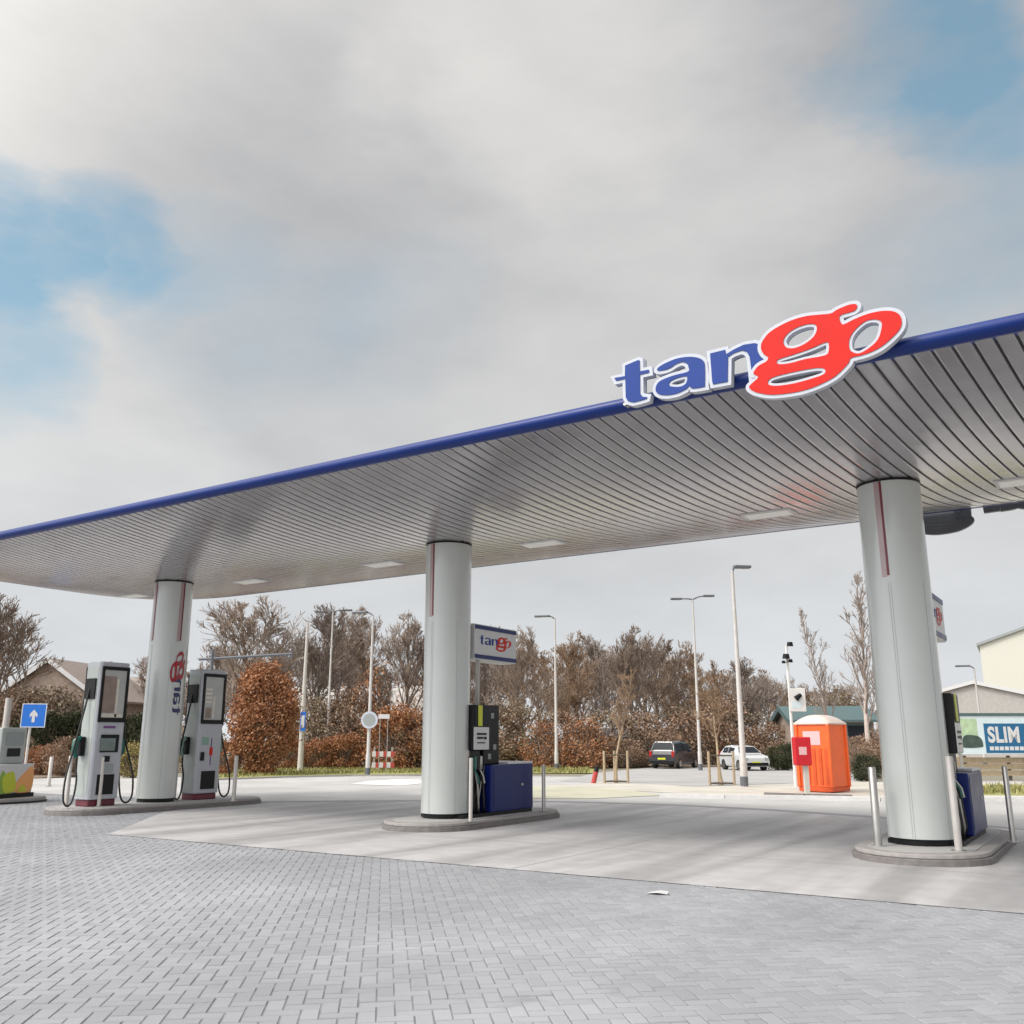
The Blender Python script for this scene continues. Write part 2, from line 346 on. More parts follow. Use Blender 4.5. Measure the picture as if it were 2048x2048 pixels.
def pavers():
    U = .106; ang = YAW + R_(7.6); ca, sa = math.cos(ang), math.sin(ang)
    n = 330; X, Y = np.meshgrid(np.arange(-n, n), np.arange(-n, n)); m = (X - Y) % 4
    rects = []
    for k, (w_, h_) in ((0, (2, 1)), (3, (1, 2))):
        s = m == k; rects.append(np.stack([X[s]*U, Y[s]*U, np.full(s.sum(), w_*U), np.full(s.sum(), h_*U)], 1))
    r = np.concatenate(rects); cx = r[:, 0]+r[:, 2]/2; cy = r[:, 1]+r[:, 3]/2
    wx = cx*ca - cy*sa - 6; wy = cx*sa + cy*ca - 9
    dx = wx - cam_xy[0]; dy = wy - cam_xy[1]; fd = dx*fw[0]+dy*fw[1]; lt = np.abs(dx*rg[0]+dy*rg[1])
    edge = np.where(wx > -14.2, -4.22, np.where(wx > -17.5, -4.22 + (-14.2-wx)*1.09, -.6 + (-17.5-wx)*1.9))
    edge = np.where(wx < -18.6, 2.2, edge)
    keep = (fd > 1.6) & (fd < 27) & (lt < fd*.62+1.6) & (wy < edge+.20) & (wx > -33)
    r = r[keep]; k = len(r); rng = np.random.default_rng(3)
    zt = rng.normal(0, .0011, k); tx = rng.normal(0, .004, (k, 2))
    g, ch = .0026, .0050
    V = np.zeros((k, 8, 3)); hx = r[:, 2]/2-g; hy = r[:, 3]/2-g; cx = r[:, 0]+r[:, 2]/2; cy = r[:, 1]+r[:, 3]/2
    for i, (sx, sy) in enumerate(((-1, -1), (1, -1), (1, 1), (-1, 1))):
        V[:, i, 0] = cx+sx*hx; V[:, i, 1] = cy+sy*hy; V[:, i, 2] = -.009
        V[:, i+4, 0] = cx+sx*(hx-ch); V[:, i+4, 1] = cy+sy*(hy-ch); V[:, i+4, 2] = zt + sx*(hx-ch)*tx[:, 0] + sy*(hy-ch)*tx[:, 1]
    x = V[..., 0]*ca - V[..., 1]*sa - 6; y = V[..., 0]*sa + V[..., 1]*ca - 9; V[..., 0] = x; V[..., 1] = y
    q = np.array([(4, 5, 6, 7), (0, 1, 5, 4), (1, 2, 6, 5), (2, 3, 7, 6), (3, 0, 4, 7)])
    Fc = (np.arange(k)[:, None, None]*8 + q[None]).reshape(-1)
    me = bpy.data.meshes.new('block_paving'); nf = k*5
    me.vertices.add(k*8); me.vertices.foreach_set('co', V.reshape(-1)); me.loops.add(nf*4); me.loops.foreach_set('vertex_index', Fc.astype(np.int32))
    me.polygons.add(nf); me.polygons.foreach_set('loop_start', np.arange(0, nf*4, 4, dtype=np.int32)); me.polygons.foreach_set('use_smooth', np.zeros(nf, dtype=bool)); me.update(calc_edges=True); me.validate()
    me.materials.append(M['pavers']); o = link('block_paving', me); o['kind'] = 'structure'
pavers()

# verges and far paving
sheet('far_parking', [P(1120, 1562), P(1190, 1546), P(1300, 1535), P(1560, 1533), P(1800, 1540), P(1700, 1560), P(1580, 1566), P(1400, 1572)], 'asphalt_dark', -.004)
sheet('sand_verge', [P(1130, 1573), P(1200, 1563), P(1400, 1573), P(1580, 1567), P(1760, 1561), P(2100, 1566), P(2100, 1598), P(1760, 1598), P(1600, 1595), P(1450, 1592), P(1300, 1583)], 'sand_verge', -.0035)
sheet('pale_grass_verge', [P(860, 1592), P(840, 1577), P(980, 1572), P(1120, 1571), P(1260, 1580), P(1330, 1590), P(1180, 1597), P(1000, 1597)], 'grass_pale', -.002)
sheet('white_kerb_apron', [P(700, 1568), P(735, 1562), P(800, 1558), P(850, 1560), P(850, 1566), P(800, 1571)], 'kerb_white', -.002)
sheet('grass_verge', [P(420, 1558), P(430, 1541), P(560, 1536), P(700, 1535), P(1000, 1534), P(1190, 1537), P(1190, 1546), P(1000, 1547), P(860, 1548), P(700, 1549), P(560, 1552)], 'grass_ground', -.003)
sheet('soil_strip', [P(-200, 1562), P(60, 1556), P(300, 1546), P(430, 1541), P(560, 1536), P(700, 1535), P(1000, 1534), P(1300, 1532), P(1800, 1532), P(2200, 1533), P(2200, 1521), P(1300, 1518), P(700, 1518), P(-400, 1522)], 'soil', -.006)
sheet('right_lawn', [P(1960, 1590), P(1960, 1570), P(2300, 1572), P(2300, 1594)], 'grass_ground', -.002)
# kerb stones along the verge
def kerb(pts, name='verge_kerb', m='kerb_stone', h=.10, wd=.16):
    b = MB()
    for a, c in zip(pts[:-1], pts[1:]):
        a = Vector((*a, 0)); c = Vector((*c, 0)); d = (c-a).normalized(); n = Vector((-d.y, d.x, 0))*wd/2
        b.add([a-n-Vector((0, 0, .04)), c-n-Vector((0, 0, .04)), c+n-Vector((0, 0, .04)), a+n-Vector((0, 0, .04)), a-n+Vector((0, 0, h)), c-n+Vector((0, 0, h)), c+n+Vector((0, 0, h)), a+n+Vector((0, 0, h))], [(3, 2, 1, 0), (4, 5, 6, 7), (0, 1, 5, 4), (1, 2, 6, 5), (2, 3, 7, 6), (3, 0, 4, 7)])
    o = b.build(name, m); o['kind'] = 'structure'; return o
kerb([P(1320, 1594), P(1450, 1597), P(1600, 1599), P(1760, 1602), P(2150, 1602)], m='kerb_white')
kerb([P(1530, 1589), P(1610, 1592), P(1705, 1594)], m='kerb_side', h=.06)
kerb([P(420, 1560), P(560, 1555), P(700, 1552), P(860, 1551)], h=.05)
def blades():
    rnd = random.Random(4); b = MB()
    def strip(x0, x1, ya, yb, n, h):
        for _ in range(n):
            x = rnd.uniform(x0, x1); p = gp(x, rnd.uniform(ya(x), yb(x)), 0); a = rnd.uniform(0, PI); hh = h*rnd.uniform(.5, 1.3); d = Vector((math.cos(a), math.sin(a), 0))*.035
            tip = p + Vector((rnd.uniform(-.08, .08), rnd.uniform(-.08, .08), hh)); b.add([p-d-Vector((0, 0, .01)), p+d-Vector((0, 0, .01)), tip], [(0, 1, 2)])
    strip(420, 1180, lambda x: 1537, lambda x: 1556-10*min((x-420)/300, 1), 5200, .15)
    strip(1965, 2200, lambda x: 1571, lambda x: 1588, 900, .14)
    o = b.build('verge_grass', 'grass_blades'); tag(o, 'yellow green grass growing on the verges behind the forecourt', 'grass', kind='stuff')
blades()

# ------------------------------------------------------------------ canopy
HW, ZE, ZB, XL, XR, CA = 3.96, 5.54, .40, -24.3, 6.5, 3.8
def over(x):                                     # 0 inside the straight part, 1 at the rounded tip
    return max((XL+CA - x)/CA, (x - (XR-CA))/CA, 0.)
def half(x): return HW*max(0., 1-over(x)**3)**(1/3)
def soffit_z(x, y):
    m = (abs(y/HW)**3 + over(x)**3)**(1/3); return ZE - ZB + ZB*min(m, 1.02)**2
canopy = thing('canopy', 'long station canopy with curved slatted underside and blue rounded edge', 'canopy')
def soffit():
    b = MB(); pitch, gap, sk = .199, .032, .13; n = 20
    def yr(x0):                                  # y range where the skewed line x0+sk*y lies inside the plan
        ys = [y for y in np.linspace(-HW, HW, 400) if XL < x0+sk*y < XR and abs(y) <= half(x0+sk*y)]
        return (ys[0], ys[-1]) if ys else None
    k = XL-.7
    while k < XR+.7:
        a0, a1 = k+gap/2, k+pitch-gap/2; r0, r1 = yr(a0), yr(a1)
        if r0 and r1:
            xs = (a0-.004, a0, a0+.02, a1-.02, a1, a1+.004); dz = (.05, .004, 0, 0, .004, .05); vs = []
            for i in range(n+1):
                for q, z in zip(xs, dz):
                    t = (q-a0)/(a1-a0); lo = r0[0]+(r1[0]-r0[0])*t; hi = r0[1]+(r1[1]-r0[1])*t; y = lo+(hi-lo)*i/n; x = q+sk*y
                    vs.append((x, y, soffit_z(x, y)+z))
            fs = [(i*6+j, (i+1)*6+j, (i+1)*6+j+1, i*6+j+1) for i in range(n) for j in range(5)]
            b.smooth = False; b.add(vs, fs)
        k += pitch
    o = b.build('soffit', 'soffit_metal', canopy); 
    g = MB(); nx, ny = 120, 24; vs = []
    for i in range(nx+1):
        x = XL+(XR-XL)*i/nx; h = half(x)
        for j in range(ny+1): y = -h+2*h*j/ny; vs.append((x, y, soffit_z(x, y)+.046))
    g.add(vs, [(i*(ny+1)+j, i*(ny+1)+j+1, (i+1)*(ny+1)+j+1, (i+1)*(ny+1)+j) for i in range(nx) for j in range(ny)]); g.build('soffit_backing', 'soffit_gap', canopy)
soffit()
def outline(off=0, n=64):
    pts = []
    for s in range(n*2+1):
        a = PI/2 + PI*s/(n*2); c, d = math.cos(a), math.sin(a); q = (abs(c)**3+abs(d)**3)**(-1/3); pts.append((XL+CA + CA*q*c, HW*q*d))
    left = pts; right = [(-(x-(XL+CA)) + XR-CA, -y) for x, y in left]
    allp = left + [(x, -HW) for x in np.linspace(XL+CA, XR-CA, 30)[1:-1]] + right + [(x, HW) for x in np.linspace(XR-CA, XL+CA, 30)[1:-1]]
    if off:
        n_ = len(allp); out = []
        for i in range(n_):
            t = Vector(allp[(i+1) % n_]) - Vector(allp[i-1]); t.normalize(); out.append((allp[i][0] - (-t.y)*-1*-off if False else allp[i][0] + (-t.y)*-off, allp[i][1] + t.x*-off))
        return out
    return allp
def fascia():
    prof = [(-.14, 5.545), (-.03, 5.535), (.02, 5.53), (.07, 5.545), (.105, 5.58), (.115, 5.62), (.105, 5.66), (.07, 5.695), (.02, 5.715), (-.05, 5.72), (-.3, 5.722)]
    base = outline(); n = len(base); b = MB(); b.smooth = True; vs = []
    nrm = []
    for i in range(n):
        t = Vector(base[(i+1) % n]) - Vector(base[i-1]); t.normalize(); nrm.append(Vector((t.y, -t.x)))
    for o_, z in prof:
        for i in range(n): vs.append((base[i][0]+nrm[i].x*o_, base[i][1]+nrm[i].y*o_, z))
    b.add(vs, [(k*n+i, k*n+(i+1) % n, (k+1)*n+(i+1) % n, (k+1)*n+i) for k in range(len(prof)-1) for i in range(n)])
    b.build('fascia', 'fascia_blue', canopy)
    r = MB(); r.add([(x+m.x*-.28, y+m.y*-.28, 5.735) for (x, y), m in zip(base, nrm)], [tuple(range(n))]); r.build('roof', 'roof_sheet', canopy)
fascia()
for x in (-21.4, -17.0, -12.9, -8.95, -4.55, -.75, 3.4):            # flush fittings in the underside
    z = soffit_z(x, .85); fr = MB().box(-.42, .42, -.24, .24, -.02, .03).build('ceiling_light', 'white_paint', canopy, .008, (x, .85, z-.004))
    MB().box(-.36, .36, -.16, .16, -.028, -.018).build('lens', 'lamp_glow', fr)

# ------------------------------------------------------------------ lettering (traced outline, real size)
SY = -4.22
def on_sign(pts, ox, oy, k):
    out = []
    for x, y in pts:
        d = ray(ox + x/k, oy + y/k); q = CAM + d*((SY-CAM.y)/d.y); out.append((q.x, q.z))
    return out
def smooth(p, n=4):
    o_ = []; m = len(p)
    for i in range(m):
        a, b, c, d = (np.array(p[(i+j-1) % m]) for j in range(4))
        for t in np.linspace(0, 1, n, endpoint=False): o_.append(tuple(.5*(2*b+(c-a)*t+(2*a-5*b+4*c-d)*t*t+(3*b-a-3*c+d)*t**3)))
    return o_
def area(p): return .5*sum(p[i-1][0]*p[i][1]-p[i][0]*p[i-1][1] for i in range(len(p)))
def grow(p, d):                                  # offset outwards (negative: inwards)
    if area(p) < 0: p = p[::-1]
    o_ = []; m = len(p)
    for i in range(m):
        a = Vector(p[i])-Vector(p[i-1]); b = Vector(p[(i+1) % m])-Vector(p[i])
        if a.length < 1e-6 or b.length < 1e-6: continue
        a.normalize(); b.normalize(); n1 = Vector((a.y, -a.x)); n2 = Vector((b.y, -b.x)); h = n1+n2
        if h.length < .3: h = n1
        h.normalize(); k = min(1/max(h.dot(n1), .5), 1.6); o_.append((p[i][0]+h.x*d*k, p[i][1]+h.y*d*k))
    return o_
A_ = (1220, 640, 6.0375); B_ = (1490, 590, 5.682)
LT = on_sign([(190, 555), (345, 490), (365, 495), (366, 625), (475, 605), (480, 640), (368, 665), (370, 890), (395, 930), (455, 935), (450, 955), (370, 980), (290, 1000), (225, 985), (198, 940), (192, 715), (80, 740), (60, 705), (188, 683)], *A_)
LA = on_sign([(575, 600), (640, 545), (800, 475), (960, 450), (1080, 465), (1140, 510), (1152, 590), (1152, 790), (1140, 812), (1000, 832), (965, 800), (930, 835), (820, 890), (700, 912), (610, 905), (563, 870), (562, 810), (600, 750), (690, 705), (800, 668), (950, 628), (955, 575), (938, 535), (880, 512), (800, 540), (740, 580), (680, 605), (600, 618)], *A_)
LAH = on_sign([(722, 765), (770, 725), (870, 692), (938, 690), (925, 768), (860, 808), (780, 812), (728, 800)], *A_)
LN = on_sign([(1215, 410), (1395, 365), (1407, 420), (1500, 362), (1620, 305), (1750, 285), (1860, 310), (1915, 380), (1920, 690), (1725, 725), (1708, 570), (1692, 450), (1660, 392), (1600, 372), (1510, 402), (1430, 450), (1425, 750), (1250, 782), (1240, 740)], *A_)
LG = on_sign([(195, 590), (212, 540), (280, 450), (400, 370), (550, 300), (700, 257), (850, 240), (985, 226), (1060, 182), (1190, 128), (1272, 122), (1280, 160), (1240, 200), (1110, 238), (1082, 270), (1095, 320), (1130, 350), (1250, 292), (1400, 233), (1550, 200), (1680, 200), (1762, 240), (1790, 320), (1765, 405), (1680, 500), (1560, 600), (1440, 662), (1330, 700), (1215, 728), (1190, 780), (1130, 850), (1030, 940), (880, 1022), (700, 1090), (500, 1130), (300, 1145), (150, 1120), (78, 1085), (62, 1050), (110, 1002), (165, 945), (118, 915), (112, 890), (165, 820), (255, 768), (275, 722), (230, 690), (200, 640)], *B_)
LGH = [on_sign(q, *B_) for q in ([(447, 540), (490, 460), (590, 390), (720, 347), (810, 352), (828, 410), (790, 490), (690, 570), (570, 618), (480, 608)],
       [(372, 772), (400, 742), (560, 692), (760, 622), (925, 552), (963, 575), (955, 675), (880, 710), (700, 742), (520, 790), (400, 800)],
       [(272, 1002), (320, 952), (500, 902), (750, 852), (880, 842), (925, 870), (900, 918), (750, 970), (560, 1020), (380, 1045), (290, 1035)],
       [(1192, 600), (1202, 500), (1270, 400), (1380, 312), (1490, 292), (1558, 322), (1560, 400), (1520, 520), (1430, 610), (1310, 678), (1222, 658)])]
ax = [p[0] for p in LT+LG]; az = [p[1] for p in LT+LG]; SX, SZ = (min(ax)+max(ax))/2, (min(az)+max(az))/2
SLEN = max(ax)-min(ax); SHT = max(az)-min(az)
cen = lambda p: [(x-SX, z-SZ) for x, z in p]
LETTERS = [('letter_t', [cen(LT)], 'logo_blue'), ('letter_a', [smooth(cen(LA), 3), smooth(cen(LAH), 3)], 'logo_blue'), ('letter_n', [cen(LN)], 'logo_blue'), ('letters_go', [smooth(cen(LG), 3)]+[smooth(cen(h), 3) for h in LGH], 'logo_red')]
def letters(parent, k, f, outline_w=.042, depth=.09, face=.010, nm=None):
    """lettering with pale edging; f maps (x, z, out) to parent space"""
    for i, (n_, lp, m) in enumerate(LETTERS):
        lift = (.025 if i == 3 else 0.)*k
        if outline_w:
            ed = [[(x*k, z*k) for x, z in grow(lp[0], outline_w)]] + [[(x*k, z*k) for x, z in grow(h, -.031)] for h in lp[1:]]
            e = mesh_part('letter_edging', fill2d(ed, depth*k), 'logo_edge', parent, lambda c: f(c.x, c.y, c.z+depth*k/2+lift))
        me = fill2d([[(x*k, z*k) for x, z in h] for h in lp], face)
        mesh_part(n_, me, m, e if outline_w else parent, lambda c: f(c.x, c.y, c.z+(depth*k if outline_w else 0)+face/2+lift))
big = thing('letter_sign', 'large blue and red letters on the front blue edge of the canopy', 'sign', (SX, SY, SZ))
letters(big, 1, lambda x, z, o_: Vector((x, -o_+.08, z)))
for n_, lp, m in LETTERS: mesh_part('back_plate', fill2d([grow(lp[0], .044)]+[grow(h, -.033) for h in lp[1:]], .008), 'lamp_head', big, lambda c: Vector((c.x, .086-(.035 if m == 'logo_red' else 0)-c.z, c.y)))
for x in (-1.6, -.9, .2, .9):
    MB().tube([(x, .06, -.12), (x, .17, -.12)], .02, 8).build('bracket', 'steel', big)
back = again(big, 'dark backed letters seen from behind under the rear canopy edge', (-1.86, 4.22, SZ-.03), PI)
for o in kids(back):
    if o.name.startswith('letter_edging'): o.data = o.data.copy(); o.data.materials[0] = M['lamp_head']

# ------------------------------------------------------------------ columns and islands
def stadium(hw, y0, y1, n=14):
    p = [(hw*math.cos(a), y0+hw + hw*math.sin(a)) for a in np.linspace(PI, 2*PI, n)]
    return p + [(hw*math.cos(a), y1-hw + hw*math.sin(a)) for a in np.linspace(0, PI, n)]
def island(x, y0, y1, label, hw=.85):
    t = thing('pump_island', label, 'kerb island', (x, 0, 0), group='raised islands under the canopy')
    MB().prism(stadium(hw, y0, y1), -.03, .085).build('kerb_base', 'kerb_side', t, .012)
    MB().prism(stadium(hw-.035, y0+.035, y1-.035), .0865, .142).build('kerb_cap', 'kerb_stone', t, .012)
    MB().prism(stadium(hw-.20, y0+.2, y1-.2), .143, .150).build('top_slab', 'asphalt', t)
    return t
island(COLS[0], -2.5, 2.85, 'raised kerb island carrying the two tall white pumps')
island(COLS[1]+.05, -1.32, 3.2, 'rounded kerb island under the middle column and deep blue dispenser')
island(COLS[2]+.05, -1.32, 3.2, 'rounded kerb island in the right foreground under the nearest column')
def column(x, label):
    t = thing('support_column', label, 'column', (x, 0, .15), group='round pale columns holding the canopy'); r = .435; top = 5.14-.15
    MB().tube([(0, 0, 0), (0, 0, .085)], r-.035, 40).build('plinth', 'black', t)
    b = MB(); b.tube([(0, 0, .085), (0, 0, top-.03)], r, 64); b.build('shaft', 'column_white', t)
    MB().tube([(0, 0, top-.03), (0, 0, top+.02)], r+.006, 48).build('collar', 'black', t)
    MB().tube([(0, 0, top+.02), (0, 0, top+.36)], r, 48).build('head', 'soffit_metal', t)
    def strip(a, wd, z0, z1, m, nm, lift):
        s = MB(); vs = []
        n = 4
        for i in range(n+1):
            q = R_(a) + (i/n-.5)*wd/r
            for z in (z0, z1): vs.append(((r+lift)*math.cos(q), (r+lift)*math.sin(q), z))
            for z in (z0, z1): vs.append(((r-.02)*math.cos(q), (r-.02)*math.sin(q), z))
        fs = [(4*i, 4*i+4, 4*i+5, 4*i+1) for i in range(n)] + [(2, 0, 1, 3), (4*n, 4*n+2, 4*n+3, 4*n+1)] + [(4*i+1, 4*i+5, 4*i+7, 4*i+3) for i in range(n)] + [(4*i+2, 4*i+6, 4*i+4, 4*i) for i in range(n)]
        s.add(vs, fs); s.build(nm, m, t)
    for a in ((-101, 79) if x > -15 else (-101, -11, 79)):
        strip(a, .075, top-1.42, top-.035, 'reflection_pink', 'stripe_reflection', .003); strip(a+7.2, .032, top-1.40, top-.036, 'stripe_red', 'red_stripe', .006)  # wide pink band paints the red stripe's reflection on the shaft
    for a in (-95.5, -91.5, -30, 30, 90, 150, 210): strip(a, .006, .09, top-1.5 if a > -95 else top-1.5, 'seam_grey', 'panel_seam', .002)
    return t
c0 = column(COLS[0], 'round pale column with vertical blue and red lettering between two white pumps')
column(COLS[1], 'round pale column in the middle with blue dispenser behind it')
column(COLS[2], 'round pale column nearest the camera at the right, red stripe near its top')
def wrap(x, z, o_):                              # lettering reading upwards round the shaft
    a = R_(-4) + (-z)/.435*-1*-1; r = .437 + o_
    return Vector((r*math.cos(a), r*math.sin(a), x))
def col_logo():
    k = 1.45/SLEN
    for n_, lp, m in LETTERS:
        bm = bmesh.new(); me = fill2d([[(x*k, z*k) for x, z in h] for h in lp], .004); bm.from_mesh(me)
        for y in np.arange(-.4, .4, .04): bmesh.ops.bisect_plane(bm, geom=bm.verts[:]+bm.edges[:]+bm.faces[:], plane_co=(0, y, 0), plane_no=(0, 1, 0))
        bm.to_mesh(me); bm.free()
        lift = .012 if m == 'logo_red' else .006
        mesh_part(n_, me, 'decal_red' if m == 'logo_red' else 'decal_navy', c0, lambda c: (lambda a, r: Vector((r*math.cos(a), r*math.sin(a), c.x + 2.62)))(R_(-3) - c.y/.435*-1, .437+c.z+lift))
col_logo()

# ------------------------------------------------------------------ blue dispensers (two of a kind)
def dispenser():
    t = thing('fuel_dispenser', 'blue fuel dispenser with black hose mast behind the middle column', 'fuel pump', (COLS[1]+.05, 0, .15), group='blue dispensers with black masts')
    f = .50                                      # half thickness, faces +-x
    MB().box(-f+.03, f-.03, -.15, 2.15, 0, .06).build('base_plate', 'black', t)
    c = MB().box(-f, f, .68, 2.15, .062, .90).build('cabinet', 'navy', t, .02)
    MB().box(-f+.01, f-.01, 1.26, 2.16, .902, .945).build('cabinet_lid', 'white_paint', t, .008)
    for s in (-1, 1):
        MB().box(min(s*(f+.001), s*(f+.006)), max(s*(f+.001), s*(f+.006)), .76, 2.06, .14, .85).build('door_panel', 'navy', c)
        MB().box(min(s*(f+.006), s*(f+.018)), max(s*(f+.006), s*(f+.018)), 1.70, 1.76, .5, .54).build('lock', 'steel', c)
    m = MB().box(-.30, .30, .70, 1.24, .902, 2.0).build('hose_mast', 'black', t, .02)
    for z, y in ((1.80, 1.0), (1.52, .86), (1.22, 1.08), (1.05, .9)): MB().box(.301, .306, y-.05, y+.05, z-.05, z+.05).build('mast_label', 'seam_grey', m)
    OFF = .26
    d = MB().box(-f+.02, f-.02, OFF-.14, OFF+.40, 1.17, 1.98).build('display_head', 'black', t, .015)
    for s in (-1, 1):
        def pl(y0, y1, z0, z1, mt, nm, e=0.): a, b_ = s*(f-.019+e), s*(f-.010+e); return MB().box(min(a, b_), max(a, b_), y0+OFF, y1+OFF, z0, z1).build(nm, mt, d)
        pl(-.13, .35, 1.18, 1.58, 'white_paint', 'price_panel'); pl(-.10, .345, 1.62, 1.95, 'window_dark', 'display_glass')
        pl(-.01, .12, 1.60, 1.97, 'yellow', 'yellow_sticker', .010)
        for y, z, w_, h_ in ((-.04, 1.44, .30, .035), (-.04, 1.37, .20, .035), (.19, 1.36, .07, .05), (-.04, 1.29, .26, .02)): pl(y, y+w_, z, z+h_, 'black', 'price_figure', .010)
    h = MB().box(-.26, .26, OFF-.12, OFF+.40, .062, 1.165).build('nozzle_bay', 'rubber', t, .01)
    for s in (-1, 1):
        for i, y in enumerate((OFF-.06, OFF+.10, OFF+.28)):
            nz = MB().box(min(s*.27, s*.37), max(s*.27, s*.37), y-.035, y+.035, .83, 1.06).tube([(s*.33, y, .84), (s*.42, y, .70), (s*.44, y, .58)], .018, 6).build('nozzle', ('black', 'nozzle_green', 'steel')[i], h)
            MB().tube([(s*.32, y, .9), (s*.40, y+.02, .55), (s*.43, y+.01, .2), (s*.40, y+.06, .07), (s*.36, y+.09, .25), (s*.33, OFF+.42, .9)], .019, 6).build('hose', 'steel' if i == 1 else 'rubber', h)
    sg = MB().box(-.16, .24, .46, 1.95, 2.84, 3.52).build('sign_box', 'white_paint', t, .015)
    for s in (-1, 1):
        xf = .241 if s > 0 else -.161
        for z in (2.865, 3.425): a, b_ = xf, xf+s*.012; MB().box(min(a, b_), max(a, b_), .48, 1.93, z, z+.075).build('blue_band', 'navy', sg)
        letters(sg, 1.12/SLEN, (lambda x, z, o_: Vector((.242+o_*.3, x+1.19, z+3.19))) if s > 0 else (lambda x, z, o_: Vector((-.162-o_*.3, 1.19-x, z+3.19))), 0, .02, .008)
    MB().tube([(.1, .78, 2.0), (.1, .78, 2.84)], .04, 10).build('sign_post', 'post_white', t)
    return t
dsp = dispenser()
again(dsp, 'blue fuel dispenser behind the nearest column at the right edge', (COLS[2]+.05, 0, .15))
def bollard(p, label, h=1.0, r=.038, m='steel', first=None):
    t = thing('bollard', label, 'bollard', p, group='slim posts guarding the islands')
    MB().tube([(0, 0, 0), (0, 0, h-.01), (0, 0, h)], [r, r, r*.8], 12).build('post', m, t)
    MB().tube([(0, 0, 0), (0, 0, .012)], r*1.9, 12).build('foot_plate', 'steel', t)
    return t
b3 = gp(941, 1643, .15); bollard((b3.x, b3.y, .15), 'white post at the foot of the middle column beside the hoses', 1.05, .034, 'post_white')
bollard((-9.76, 2.2, .15), 'slim steel post at the rear of the middle island beside blue cabinet', .88)
b3 = gp(1757, 1692, .15); bollard((b3.x, b3.y, .15), 'slim steel post left of the nearest column', 1.0, .05)
b3 = gp(1918, 1702, .15); bollard((b3.x, b3.y, .15), 'thick pale post in front of the right blue dispenser', 1.15, .046, 'lamp_pole')
b3 = gp(2027, 1684, .15); bollard((b3.x, b3.y, .15), 'slim steel post beyond the right blue dispenser near frame edge', 1.0)
b3 = gp(197, 1613, .15); bollard((b3.x, b3.y, .15), 'pale post in front of the left white pump', 1.0, .04, 'post_white')
b3 = gp(132, 1610, .15); bollard((b3.x, b3.y, .15), 'slim pale post at the left end of the pump island beside hose loop', 1.02, .045, 'post_white')
b3 = gp(467, 1602, .15); bollard((b3.x, b3.y, .15), 'slim pale post to the right of the second white pump', 1.0, .045, 'post_white')
b3 = gp(97, 1572, 0); bollard((b3.x, b3.y, 0), 'pale post standing behind the left island in front of brown shrubs', .95, .06, 'post_white')

